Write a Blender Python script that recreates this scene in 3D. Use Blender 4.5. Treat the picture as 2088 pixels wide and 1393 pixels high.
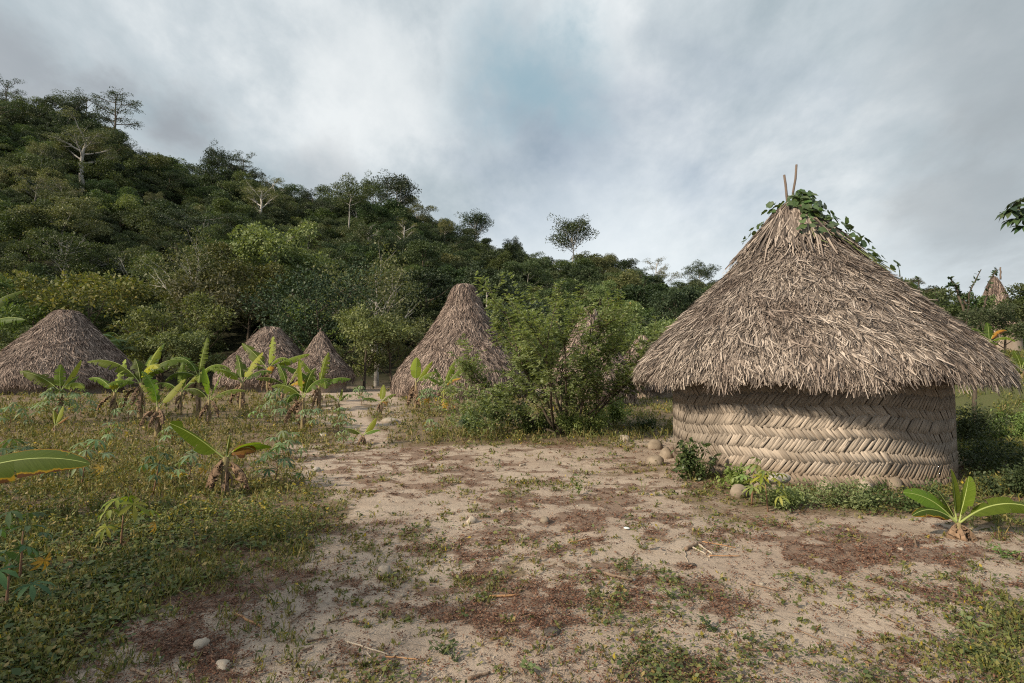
import bpy, math, random
import numpy as np
from math import radians as R, sin, cos, pi
from mathutils import Vector, Matrix

for _o in list(bpy.data.objects):
    bpy.data.objects.remove(_o)
scene = bpy.context.scene
COL = scene.collection

# ------------------------------------------------------------------ camera
FPX, CX, CY, HORIZON = 1100.0, 1044.0, 696.5, 755.0      # photo pixels
EYE = 1.6
PITCH = math.atan((HORIZON - CY) / FPX)
cam_d = bpy.data.cameras.new('camera')
cam = bpy.data.objects.new('camera', cam_d)
COL.objects.link(cam)
cam.location = (0, 0, EYE)
cam.rotation_euler = (R(90) + PITCH, 0, 0)
cam_d.sensor_width = 36.0
cam_d.lens = FPX / 2088.0 * 36.0
cam_d.clip_start = 0.05
cam_d.clip_end = 2000
scene.camera = cam

# ------------------------------------------------------------------ light
SUN_AZ, SUN_EL = 236.0, 30.0         # clockwise from the view direction (+Y)
SUN_VEC = Vector((sin(R(SUN_AZ)) * cos(R(SUN_EL)), cos(R(SUN_AZ)) * cos(R(SUN_EL)), sin(R(SUN_EL))))
sun_d = bpy.data.lights.new('sun', 'SUN')
sun_d.energy = 5.0
sun_d.angle = R(2.5)
sun_d.color = (1.0, 0.86, 0.67)
sun = bpy.data.objects.new('sun', sun_d)
COL.objects.link(sun)
sun.rotation_euler = SUN_VEC.to_track_quat('Z', 'Y').to_euler()

scene.view_settings.view_transform = 'Standard'
scene.view_settings.look = 'None'
scene.view_settings.exposure = 0.28
scene.view_settings.gamma = 1.0
scene.view_settings.use_curve_mapping = False
scene.render.engine = 'CYCLES'
scene.cycles.max_bounces = 3
scene.cycles.diffuse_bounces = 2
scene.cycles.glossy_bounces = 1
scene.cycles.transmission_bounces = 3
scene.cycles.transparent_max_bounces = 3
scene.cycles.use_denoising = False
scene.cycles.pixel_filter_type = 'BLACKMAN_HARRIS'
scene.cycles.filter_width = 1.15
scene.cycles.sample_clamp_indirect = 3.0

def pixel_ray(px, py):
    a = (np.asarray(px, float) - CX) / FPX
    b = (CY - np.asarray(py, float)) / FPX
    return a, cos(PITCH) - sin(PITCH) * b, sin(PITCH) + cos(PITCH) * b

def at(px, py, Y):
    x, y, z = pixel_ray(px, py)
    t = Y / y
    return Vector((float(x * t), float(Y), float(EYE + z * t)))

def to_pixel(x, y, z):
    dz = z - EYE
    f = y * cos(PITCH) + dz * sin(PITCH)
    b = -y * sin(PITCH) + dz * cos(PITCH)
    f = np.maximum(f, 0.05)
    return CX + FPX * x / f, CY - FPX * b / f

# ------------------------------------------------------------------ world sky with clouds
def N(nt, kind, **kw):
    n = nt.nodes.new(kind)
    for k, v in kw.items():
        if k.startswith('i_'):
            key = k[2:]
            key = int(key) if key.isdigit() else key.replace('_', ' ')
            n.inputs[key].default_value = v
        else:
            setattr(n, k, v)
    return n

def math_node(nt, op, a, b=None, clamp=False):
    n = nt.nodes.new('ShaderNodeMath'); n.operation = op; n.use_clamp = clamp
    for i, s in enumerate((a, b)):
        if s is None: continue
        if isinstance(s, (int, float)): n.inputs[i].default_value = s
        else: nt.links.new(s, n.inputs[i])
    return n.outputs[0]

def maprange(nt, s, a, b, c=0.0, d=1.0, smooth=True):
    n = nt.nodes.new('ShaderNodeMapRange')
    n.interpolation_type = 'SMOOTHSTEP' if smooth else 'LINEAR'
    nt.links.new(s, n.inputs[0])
    for i, v in enumerate((a, b, c, d)): n.inputs[i + 1].default_value = v
    return n.outputs[0]

def mixc(nt, fac, a, b, mode='MIX'):
    n = nt.nodes.new('ShaderNodeMix'); n.data_type = 'RGBA'; n.blend_type = mode
    for key, s in ((0, fac), (6, a), (7, b)):
        if isinstance(s, (int, float)): n.inputs[key].default_value = s
        elif isinstance(s, (tuple, list)): n.inputs[key].default_value = (*s[:3], 1)
        else: nt.links.new(s, n.inputs[key])
    return n.outputs[2]

world = bpy.data.worlds.new('World')
scene.world = world
world.use_nodes = True
wn = world.node_tree
wn.nodes.clear()
w_out = wn.nodes.new('ShaderNodeOutputWorld')
w_bg = wn.nodes.new('ShaderNodeBackground')
sky = wn.nodes.new('ShaderNodeTexSky')
sky.sky_type = 'NISHITA'; sky.sun_disc = False
sky.sun_elevation = R(SUN_EL); sky.sun_rotation = R(SUN_AZ)
sky.air_density = 1.0; sky.dust_density = 1.5; sky.ozone_density = 1.0
tc = wn.nodes.new('ShaderNodeTexCoord')
sep = wn.nodes.new('ShaderNodeSeparateXYZ')
wn.links.new(tc.outputs['Generated'], sep.inputs[0])
zc = math_node(wn, 'MAXIMUM', sep.outputs[2], 0.0)
den = math_node(wn, 'ADD', zc, 0.42)
comb = wn.nodes.new('ShaderNodeCombineXYZ')
wn.links.new(math_node(wn, 'DIVIDE', sep.outputs[0], den), comb.inputs[0])
wn.links.new(math_node(wn, 'DIVIDE', sep.outputs[1], den), comb.inputs[1])
def cloud_noise(scale, detail, rough, dist, off, rot=0.0, sc=(1, 1, 1)):
    mp = wn.nodes.new('ShaderNodeMapping')
    mp.inputs['Location'].default_value = off
    mp.inputs['Rotation'].default_value = (0, 0, rot)
    mp.inputs['Scale'].default_value = sc
    wn.links.new(comb.outputs[0], mp.inputs[0])
    n = N(wn, 'ShaderNodeTexNoise', i_Scale=scale, i_Detail=detail, i_Roughness=rough, i_Distortion=dist)
    wn.links.new(mp.outputs[0], n.inputs['Vector'])
    return n.outputs[0]
n_big = cloud_noise(1.15, 8, 0.58, 0.15, (3.1, 1.7, 0), R(28), (1.0, 0.7, 1))
n_mid = cloud_noise(2.6, 8, 0.6, 0.15, (7.3, 2.9, 0), R(30), (1.0, 0.65, 1))
n_fine = cloud_noise(5.0, 9, 0.6, 0.1, (2.3, 8.9, 0), R(10), (1.0, 0.8, 1))
n_gap = cloud_noise(0.8, 6, 0.5, 0.3, (11.2, 5.1, 0), R(-20))
def lump(px, py, inner, outer, nz, amount):
    """soft-edged cloud mass round one direction of the sky, its edge broken up by noise"""
    x, y, z = pixel_ray(px, py)
    v = Vector((float(x), float(y), float(z))).normalized()
    d = wn.nodes.new('ShaderNodeVectorMath'); d.operation = 'DOT_PRODUCT'
    wn.links.new(tc.outputs['Generated'], d.inputs[0]); d.inputs[1].default_value = v
    ang = math_node(wn, 'ARCCOSINE', math_node(wn, 'MINIMUM', d.outputs['Value'], 1.0))
    ang = math_node(wn, 'ADD', ang, math_node(wn, 'MULTIPLY', math_node(wn, 'SUBTRACT', nz, 0.5), -amount))
    return maprange(wn, ang, R(outer), R(inner))
cl = wn.nodes.new('ShaderNodeValToRGB')
wn.links.new(math_node(wn, 'ADD', math_node(wn, 'MULTIPLY', n_big, 0.55), math_node(wn, 'MULTIPLY', math_node(wn, 'ADD', n_mid, math_node(wn, 'MULTIPLY', math_node(wn, 'SUBTRACT', n_fine, 0.5), 0.55)), 0.45)), cl.inputs[0])
el = cl.color_ramp.elements
el[0].position = 0.40; el[0].color = (0.32, 0.38, 0.415, 1)
el[1].position = 0.60; el[1].color = (0.66, 0.69, 0.70, 1)
e = el.new(0.50); e.color = (0.46, 0.51, 0.54, 1)
col = cl.outputs[0]
clear = mixc(wn, 1.0, sky.outputs[0], (0.085, 0.085, 0.085), 'MULTIPLY')
gapm = math_node(wn, 'MULTIPLY', maprange(wn, n_gap, 0.52, 0.70), 0.55)
col = mixc(wn, gapm, col, clear)
hz = maprange(wn, sep.outputs[2], 0.34, 0.06)
col = mixc(wn, math_node(wn, 'MULTIPLY', hz, 0.80), col, (0.60, 0.655, 0.68))
# the masses that the photograph shows: the blue gap, grey cumulus by the ridge, the grey upper right
col = mixc(wn, math_node(wn, 'MULTIPLY', lump(1070, 165, 0.5, 9.0, n_mid, 0.55), 0.85), col, (0.235, 0.350, 0.415))
col = mixc(wn, math_node(wn, 'MULTIPLY', lump(770, 130, 1, 9, n_mid, 0.5), 0.55), col, (0.62, 0.65, 0.66))
col = mixc(wn, math_node(wn, 'MULTIPLY', lump(1230, 560, 2, 16, n_mid, 0.2), 0.55), col, (0.70, 0.745, 0.765))
for (px_, py_, i_, o_, a_) in ((345, 262, 1.0, 5.0, 0.85), (240, 195, 0.8, 4.2, 0.75), (40, 130, 1.5, 5.5, 0.75), (660, 370, 1.0, 4.6, 0.35), (165, 160, 0.6, 4.0, .5)):
    col = mixc(wn, math_node(wn, 'MULTIPLY', lump(px_, py_, i_, o_, n_fine, 0.20), a_), col, (0.26, 0.283, 0.31))
for (px_, py_, i_, o_, a_) in ((2080, 60, 3, 13, 0.55), (1990, 400, 1.5, 8, 0.50), (2120, 300, 2, 9, .4)):
    col = mixc(wn, math_node(wn, 'MULTIPLY', lump(px_, py_, i_, o_, n_mid, 0.35), a_), col, (0.26, 0.29, 0.31))
wn.links.new(col, w_bg.inputs[0])
w_bg.inputs[1].default_value = 1.08
wn.links.new(w_bg.outputs[0], w_out.inputs[0])

# ------------------------------------------------------------------ small helpers
def vnoise(x, y, seed=0):
    x = np.asarray(x, float); y = np.asarray(y, float)
    xi = np.floor(x).astype(np.int64); yi = np.floor(y).astype(np.int64)
    xf = x - xi; yf = y - yi
    def hsh(a, b):
        h = (a * 374761393 + b * 668265263 + seed * 974634777) & 0x7fffffff
        h = ((h ^ (h >> 13)) * 1274126177) & 0x7fffffff
        return ((h ^ (h >> 16)) & 0xffff) / 65535.0
    u = xf * xf * (3 - 2 * xf); v = yf * yf * (3 - 2 * yf)
    return (hsh(xi, yi) * (1 - u) + hsh(xi + 1, yi) * u) * (1 - v) + (hsh(xi, yi + 1) * (1 - u) + hsh(xi + 1, yi + 1) * u) * v

def fbm(x, y, seed=0, octv=4):
    s = 0; a = 0.5; t = 0
    for k in range(octv):
        s = s + a * vnoise(np.asarray(x) * 2 ** k, np.asarray(y) * 2 ** k, seed + k * 17); t += a; a *= 0.5
    return s / t

def sstep(a, b, x):
    t = np.clip((np.asarray(x, float) - a) / (b - a), 0, 1)
    return t * t * (3 - 2 * t)

def nrm(v):
    return v / np.maximum(np.linalg.norm(v, axis=-1, keepdims=True), 1e-9)

def np_mesh(name, V, F, mat=None, smooth=False, attrs=None, matidx=None):
    V = np.ascontiguousarray(V, dtype=np.float32); F = np.ascontiguousarray(F, dtype=np.int32)
    me = bpy.data.meshes.new(name)
    n, k = F.shape
    me.vertices.add(len(V)); me.vertices.foreach_set('co', V.ravel())
    me.loops.add(n * k); me.loops.foreach_set('vertex_index', F.ravel())
    me.polygons.add(n)
    me.polygons.foreach_set('loop_start', np.arange(0, n * k, k, dtype=np.int32))
    if smooth: me.polygons.foreach_set('use_smooth', np.ones(n, dtype=bool))
    me.update(calc_edges=True)
    for key, (dom, arr) in (attrs or {}).items():
        a = me.attributes.new(key, 'FLOAT', dom)
        a.data.foreach_set('value', np.ascontiguousarray(arr, dtype=np.float32).ravel())
    if mat is not None:
        for m in (mat if isinstance(mat, (list, tuple)) else [mat]): me.materials.append(m)
    if matidx is not None: me.polygons.foreach_set('material_index', np.ascontiguousarray(matidx, dtype=np.int32))
    return me

def mesh_obj(name, me, parent=None, loc=None, rot=None, scl=None, kind=None, smooth=None):
    o = bpy.data.objects.new(name, me); COL.objects.link(o)
    if parent is not None: o.parent = parent
    if loc is not None: o.location = loc
    if rot is not None: o.rotation_euler = rot
    if scl is not None: o.scale = (scl,) * 3 if isinstance(scl, (int, float)) else scl
    if kind: o['kind'] = kind
    return o

def tag(o, label, cat, group=None, kind=None):
    o['label'] = label; o['category'] = cat
    if group: o['group'] = group
    if kind: o['kind'] = kind
    return o

def thing(name, label, cat, loc=(0, 0, 0), rz=0.0, group=None, scl=1.0):
    o = bpy.data.objects.new(name, None); COL.objects.link(o)
    o.location = loc; o.rotation_euler = (0, 0, rz); o.scale = (scl,) * 3
    o.empty_display_size = 0.2
    return tag(o, label, cat, group)

class Geo:
    """collects quads from several shapes"""
    def __init__(s): s.V = []; s.F = []; s.n = 0; s.T = []
    def add(s, V, F, t=0.0):
        V = np.asarray(V, float).reshape(-1, 3); F = np.asarray(F, int)
        if F.shape[1] == 3: F = np.concatenate([F, F[:, 2:3]], 1)
        s.V.append(V); s.F.append(F + s.n); s.n += len(V)
        s.T.append(np.broadcast_to(np.asarray(t, float), (len(F),)).copy())
    def mesh(s, name, mat, smooth=False):
        V = np.concatenate(s.V); F = np.concatenate(s.F); T = np.concatenate(s.T)
        tri = F[:, 2] == F[:, 3]
        if tri.any():                         # mixed: write through from_pydata
            me = bpy.data.meshes.new(name)
            me.from_pydata(V.tolist(), [], [f[:3].tolist() if t else f.tolist() for f, t in zip(F, tri)])
            if smooth: me.polygons.foreach_set('use_smooth', np.ones(len(F), dtype=bool))
            me.update()
            for m in (mat if isinstance(mat, (list, tuple)) else [mat]): me.materials.append(m)
            return me
        return np_mesh(name, V, F, mat, smooth, {'tint': ('FACE', T)})

def tube(P, rad, sides=6, cap=True):
    P = np.asarray(P, float); n = len(P)
    rad = np.broadcast_to(np.asarray(rad, float), (n,))
    T = np.gradient(P, axis=0); T = nrm(T)
    ref = np.array([0.0, 0.0, 1.0]) if abs(T[0][2]) < 0.9 else np.array([1.0, 0.0, 0.0])
    A = np.zeros((n, 3)); prev = np.cross(T[0], ref); prev /= np.linalg.norm(prev)
    for i in range(n):
        a = prev - T[i] * np.dot(prev, T[i]); a /= max(np.linalg.norm(a), 1e-9); A[i] = a; prev = a
    B = np.cross(T, A)
    th = np.arange(sides) * 2 * pi / sides
    V = P[:, None, :] + rad[:, None, None] * (np.cos(th)[None, :, None] * A[:, None, :] + np.sin(th)[None, :, None] * B[:, None, :])
    V = V.reshape(-1, 3)
    F = []
    for i in range(n - 1):
        for j in range(sides):
            k = (j + 1) % sides
            F.append((i * sides + j, i * sides + k, (i + 1) * sides + k, (i + 1) * sides + j))
    if cap and sides % 2 == 0:
        for base in (0, (n - 1) * sides):
            for j in range(0, sides - 2, 2):
                q = (base, base + j + 1, base + j + 2, base + (j + 3) % sides)
                if base + (j + 3) % sides == base: continue
                F.append(q if base else q[::-1])
    return V, np.array(F)

def leaf_quads(c, d, n, L, W, fold=0.12, mid=0.45):
    c = np.asarray(c, float); d = nrm(np.asarray(d, float)); n = np.asarray(n, float)
    s = nrm(np.cross(d, n)); n = np.cross(s, d)
    L = np.broadcast_to(np.asarray(L, float), (len(c),))[:, None]; W = np.broadcast_to(np.asarray(W, float), (len(c),))[:, None]
    m = c + d * L * mid + n * W * fold
    V = np.stack([c, m + s * W * 0.5, c + d * L, m - s * W * 0.5], 1).reshape(-1, 3)
    F = np.arange(len(c) * 4).reshape(-1, 4)
    return V, F

def rand_unit(rng, n):
    return nrm(rng.normal(size=(n, 3)))
# ------------------------------------------------------------------ materials
def new_mat(name):
    m = bpy.data.materials.new(name); m.use_nodes = True
    nt = m.node_tree; nt.nodes.clear()
    out = nt.nodes.new('ShaderNodeOutputMaterial')
    return m, nt, out

def ramp(nt, fac, stops):
    r = nt.nodes.new('ShaderNodeValToRGB'); nt.links.new(fac, r.inputs[0])
    el = r.color_ramp.elements
    el[0].position = stops[0][0]; el[0].color = (*stops[0][1], 1)
    el[1].position = stops[-1][0]; el[1].color = (*stops[-1][1], 1)
    for p, c in stops[1:-1]:
        e = el.new(p); e.color = (*c, 1)
    return r.outputs[0]

def noise(nt, scale, detail=4, rough=0.55, coord='Object', dist=0.0, scl=None):
    t = nt.nodes.new('ShaderNodeTexCoord')
    n = N(nt, 'ShaderNodeTexNoise', i_Scale=scale, i_Detail=detail, i_Roughness=rough, i_Distortion=dist)
    if scl:
        mp = nt.nodes.new('ShaderNodeMapping'); mp.inputs['Scale'].default_value = scl
        nt.links.new(t.outputs[coord], mp.inputs[0]); nt.links.new(mp.outputs[0], n.inputs['Vector'])
    else: nt.links.new(t.outputs[coord], n.inputs['Vector'])
    return n.outputs[0]

def foliage_mat(name, stops, trans=0.28, rough=0.55, obj_var=0.25, spec=0.25, warm=0.35, objrand=True):
    """leaf colour by leaf and by plant; light passes through the leaf"""
    m, nt, out = new_mat(name)
    g = nt.nodes.new('ShaderNodeNewGeometry')
    c = ramp(nt, g.outputs['Random Per Island'], stops)
    oi = nt.nodes.new('ShaderNodeObjectInfo')
    if objrand:
        hsv = nt.nodes.new('ShaderNodeHueSaturation')
        nt.links.new(maprange(nt, oi.outputs['Random'], 0, 1, 0.5 - 0.035 * warm / 0.35, 0.5 + 0.012, False), hsv.inputs['Hue'])
        r2 = math_node(nt, 'FRACT', math_node(nt, 'MULTIPLY', oi.outputs['Random'], 7.31))
        nt.links.new(maprange(nt, r2, 0, 1, 1 - obj_var, 1 + obj_var, False), hsv.inputs['Value'])
        r3 = math_node(nt, 'FRACT', math_node(nt, 'MULTIPLY', oi.outputs['Random'], 13.7))
        nt.links.new(maprange(nt, r3, 0, 1, 0.78, 1.08, False), hsv.inputs['Saturation'])
        nt.links.new(c, hsv.inputs['Color']); c = hsv.outputs[0]
    b = N(nt, 'ShaderNodeBsdfPrincipled', i_Roughness=rough)
    b.inputs['Specular IOR Level'].default_value = spec
    nt.links.new(c, b.inputs['Base Color'])
    t = nt.nodes.new('ShaderNodeBsdfTranslucent')
    tcol = mixc(nt, 1.0, c, (1.25, 1.3, 0.55), 'MULTIPLY')
    nt.links.new(tcol, t.inputs[0])
    mx = nt.nodes.new('ShaderNodeMixShader'); mx.inputs[0].default_value = trans
    nt.links.new(b.outputs[0], mx.inputs[1]); nt.links.new(t.outputs[0], mx.inputs[2])
    nt.links.new(mx.outputs[0], out.inputs[0])
    return m

def simple_mat(name, c1, c2, scale=6, rough=0.85, bump=0.3, bscale=None, scl=None, island=0.0, coord='Object', objvar=0.0):
    m, nt, out = new_mat(name)
    n1 = noise(nt, scale, 6, 0.6, coord, 0.2, scl)
    c = ramp(nt, n1, [(0.3, c1), (0.7, c2)])
    if island > 0:
        g = nt.nodes.new('ShaderNodeNewGeometry')
        hsv = nt.nodes.new('ShaderNodeHueSaturation'); nt.links.new(c, hsv.inputs['Color'])
        nt.links.new(maprange(nt, g.outputs['Random Per Island'], 0, 1, 1 - island, 1 + island, False), hsv.inputs['Value'])
        c = hsv.outputs[0]
    if objvar > 0:
        oi = nt.nodes.new('ShaderNodeObjectInfo')
        hsv = nt.nodes.new('ShaderNodeHueSaturation'); nt.links.new(c, hsv.inputs['Color'])
        nt.links.new(maprange(nt, oi.outputs['Random'], 0, 1, 1 - objvar, 1 + objvar, False), hsv.inputs['Value'])
        c = hsv.outputs[0]
    b = N(nt, 'ShaderNodeBsdfPrincipled', i_Roughness=rough)
    b.inputs['Specular IOR Level'].default_value = 0.2
    nt.links.new(c, b.inputs['Base Color'])
    if bump:
        n2 = noise(nt, bscale or scale * 4, 5, 0.6, coord, 0, scl)
        bp = N(nt, 'ShaderNodeBump', i_Strength=bump, i_Distance=0.02)
        nt.links.new(n2, bp.inputs['Height']); nt.links.new(bp.outputs[0], b.inputs['Normal'])
    nt.links.new(b.outputs[0], out.inputs[0])
    return m

def strand_mat(name, stops, trans=0.12):
    """dry palm strands: colour by strand, large weathered patches by place"""
    m, nt, out = new_mat(name)
    g = nt.nodes.new('ShaderNodeNewGeometry')
    c = ramp(nt, g.outputs['Random Per Island'], stops)
    n1 = noise(nt, 1.1, 5, 0.6)
    c = mixc(nt, maprange(nt, n1, 0.42, 0.70, 0.0, 0.75), c, (0.52, 0.47, 0.46), 'MULTIPLY')
    b = N(nt, 'ShaderNodeBsdfPrincipled', i_Roughness=0.7); b.inputs['Specular IOR Level'].default_value = 0.25
    nt.links.new(c, b.inputs['Base Color'])
    t = nt.nodes.new('ShaderNodeBsdfTranslucent'); nt.links.new(c, t.inputs[0])
    mx = nt.nodes.new('ShaderNodeMixShader'); mx.inputs[0].default_value = trans
    nt.links.new(b.outputs[0], mx.inputs[1]); nt.links.new(t.outputs[0], mx.inputs[2])
    nt.links.new(mx.outputs[0], out.inputs[0])
    return m

M = {}
TH = [(0.0, (0.042, 0.034, 0.029)), (0.25, (0.125, 0.100, 0.083)), (0.55, (0.262, 0.214, 0.178)), (0.85, (0.41, 0.342, 0.286)), (1.0, (0.57, 0.49, 0.415))]
M['thatch'] = strand_mat('dry palm thatch', TH)
M['thatch_far'] = strand_mat('weathered palm thatch', [(p, tuple(np.array(c) * (0.95, 0.88, 0.86))) for p, c in TH])
M['thatch_core'] = simple_mat('thatch underlayer', (0.06, 0.046, 0.036), (0.13, 0.10, 0.08), 9, 0.95, 0.6)
M['weave'] = simple_mat('woven cane strip', (0.25, 0.205, 0.163), (0.44, 0.375, 0.31), 95, 0.9, 0.5, 150, (1, 1, 0.06), island=0.16, objvar=0.30)
# soil splashed up the foot of the wall, ragged damp edge
_nt = M['weave'].node_tree
_b = [n for n in _nt.nodes if n.type == 'BSDF_PRINCIPLED'][0]
_src = _b.inputs['Base Color'].links[0].from_socket
_g = _nt.nodes.new('ShaderNodeNewGeometry'); _sp = _nt.nodes.new('ShaderNodeSeparateXYZ'); _nt.links.new(_g.outputs['Position'], _sp.inputs[0])
_n = N(_nt, 'ShaderNodeTexNoise', i_Scale=2.6, i_Detail=6.0, i_Roughness=0.65); _nt.links.new(_g.outputs['Position'], _n.inputs['Vector'])
_f = maprange(_nt, math_node(_nt, 'ADD', _sp.outputs[2], math_node(_nt, 'MULTIPLY', _n.outputs[0], -0.75)), 0.12, -0.28)
_c = mixc(_nt, math_node(_nt, 'MULTIPLY', _f, 0.6), _src, (0.19, 0.135, 0.09))
_f2 = maprange(_nt, _n.outputs[0], 0.56, 0.72, 0.0, 0.45)
_c = mixc(_nt, _f2, _c, (0.24, 0.19, 0.14))
_nt.links.new(_c, _b.inputs['Base Color'])
M['weave_back'] = simple_mat('cane backing', (0.20, 0.16, 0.125), (0.30, 0.245, 0.195), 8, 0.9, 0.4)
M['mud'] = simple_mat('mud and cane wall', (0.22, 0.17, 0.13), (0.36, 0.29, 0.23), 3, 0.9, 0.5, 30, (1, 1, 0.2))
M['pole'] = simple_mat('weathered pole', (0.10, 0.075, 0.06), (0.20, 0.155, 0.125), 7, 0.85, 0.5, 40, (4, 4, 0.4))
M['bark'] = simple_mat('brown bark', (0.05, 0.038, 0.028), (0.13, 0.105, 0.08), 6, 0.9, 0.6, 20, (3, 3, 0.6), objvar=0.25)
M['bark_pale'] = simple_mat('pale bark', (0.26, 0.24, 0.21), (0.46, 0.43, 0.385), 1.5, 0.85, 0.4, 8, (2, 2, 0.4), objvar=0.2)
M['bark_grey'] = simple_mat('grey bark', (0.12, 0.11, 0.095), (0.24, 0.22, 0.19), 2.5, 0.9, 0.4, 8, (2, 2, 0.4), objvar=0.3)
G = lambda *a: [(i / (len(a) - 1), c) for i, c in enumerate(a)]
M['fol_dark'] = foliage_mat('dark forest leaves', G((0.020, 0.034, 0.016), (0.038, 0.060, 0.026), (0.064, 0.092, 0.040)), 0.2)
M['fol_mid'] = foliage_mat('mid green leaves', G((0.036, 0.058, 0.020), (0.066, 0.098, 0.034), (0.108, 0.140, 0.056)), 0.25)
M['fol_light'] = foliage_mat('light green leaves', G((0.075, 0.118, 0.034), (0.132, 0.185, 0.055), (0.200, 0.250, 0.085)), 0.3)
M['fol_olive'] = foliage_mat('olive brown leaves', G((0.062, 0.078, 0.026), (0.112, 0.128, 0.044), (0.170, 0.170, 0.068)), 0.22)
M['fol_yellow'] = foliage_mat('yellowing leaves', G((0.080, 0.100, 0.022), (0.145, 0.155, 0.034), (0.220, 0.175, 0.040)), 0.28)
M['fol_pale'] = foliage_mat('pale grey green leaves', G((0.092, 0.115, 0.046), (0.149, 0.167, 0.069), (0.207, 0.213, 0.109)), 0.3)
M['fol_gloss'] = foliage_mat('dark glossy leaves', G((0.016, 0.034, 0.016), (0.029, 0.057, 0.023), (0.052, 0.088, 0.034)), 0.12, 0.5, 0.1, 0.22)
M['fol_bush'] = foliage_mat('bright bush leaflets', G((0.120, 0.195, 0.062), (0.195, 0.290, 0.096), (0.275, 0.360, 0.135)), 0.42, obj_var=0.08)
M['fol_cassava'] = foliage_mat('cassava leaves', G((0.105, 0.165, 0.080), (0.145, 0.215, 0.105), (0.185, 0.260, 0.120)), 0.3, obj_var=0.22)
M['fol_cassava_dark'] = foliage_mat('dark cassava leaves', G((0.039, 0.078, 0.036), (0.058, 0.111, 0.049), (0.085, 0.143, 0.058)), 0.3, obj_var=0.22)  # darker green leaf colours than the plain cassava
M['fol_cassava_lime'] = foliage_mat('lime cassava leaves', G((0.11, 0.17, 0.03), (0.17, 0.23, 0.04), (0.26, 0.28, 0.05)), 0.32, obj_var=0.2)
M['fol_dry_yellow'] = foliage_mat('dying yellow leaf', G((0.28, 0.20, 0.02), (0.36, 0.26, 0.03), (0.42, 0.30, 0.045)), 0.3, obj_var=0.15)
M['fol_vine'] = foliage_mat('vine leaves', G((0.036, 0.074, 0.026), (0.060, 0.110, 0.036), (0.096, 0.150, 0.043)), 0.25, 0.42, 0.22, 0.4)
M['weed_green'] = foliage_mat('creeping weed leaves', G((0.050, 0.070, 0.022), (0.095, 0.118, 0.036), (0.150, 0.165, 0.052), (0.210, 0.195, 0.065)), 0.25, objrand=False)
M['weed_dark'] = foliage_mat('dark creeping weed leaves', G((0.040, 0.068, 0.026), (0.078, 0.112, 0.042), (0.130, 0.155, 0.060), (0.120, 0.098, 0.050)), 0.25, objrand=False)
M['weed_yellow'] = foliage_mat('yellowing weed leaves', G((0.10, 0.11, 0.025), (0.17, 0.165, 0.035), (0.30, 0.23, 0.035), (0.42, 0.31, 0.03)), 0.28, objrand=False)
M['grass_dry'] = foliage_mat('dry field grass', G((0.085, 0.080, 0.028), (0.170, 0.145, 0.052), (0.290, 0.220, 0.095), (0.180, 0.190, 0.055)), 0.25, objrand=False)
M['litter'] = foliage_mat('red brown dry creepers', G((0.050, 0.024, 0.016), (0.105, 0.048, 0.030), (0.165, 0.080, 0.050), (0.25, 0.155, 0.10)), 0.08, 0.8, objrand=False)
M['stem_green'] = simple_mat('green stem', (0.10, 0.13, 0.05), (0.18, 0.20, 0.08), 12, 0.6, 0.1)
M['stem_red'] = simple_mat('reddish stem', (0.14, 0.07, 0.045), (0.24, 0.15, 0.09), 12, 0.7, 0.1)
M['twig'] = simple_mat('dry twig', (0.10, 0.066, 0.045), (0.26, 0.19, 0.135), 14, 0.85, 0.4, 60, objvar=0.3)
M['twig_orange'] = simple_mat('orange cane stick', (0.28, 0.14, 0.06), (0.46, 0.27, 0.14), 14, 0.7, 0.3, 60)
M['twig_pale'] = simple_mat('bleached stick', (0.32, 0.26, 0.20), (0.48, 0.41, 0.32), 14, 0.8, 0.3, 60)
M['stone_tan'] = simple_mat('tan river stone', (0.15, 0.12, 0.09), (0.31, 0.255, 0.195), 5, 0.8, 0.35, 30, objvar=0.18)
M['stone_pale'] = simple_mat('pale stone', (0.24, 0.20, 0.155), (0.42, 0.365, 0.30), 6, 0.8, 0.35, 30, objvar=0.12)
M['stone_white'] = simple_mat('whitish stone', (0.27, 0.24, 0.20), (0.44, 0.40, 0.35), 6, 0.75, 0.3, 30)
M['stone_dark'] = simple_mat('dark stone', (0.06, 0.05, 0.042), (0.12, 0.10, 0.085), 8, 0.85, 0.4, 40)
M['paper'] = simple_mat('white litter', (0.70, 0.70, 0.68), (0.82, 0.82, 0.80), 8, 0.6, 0.1)

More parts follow.
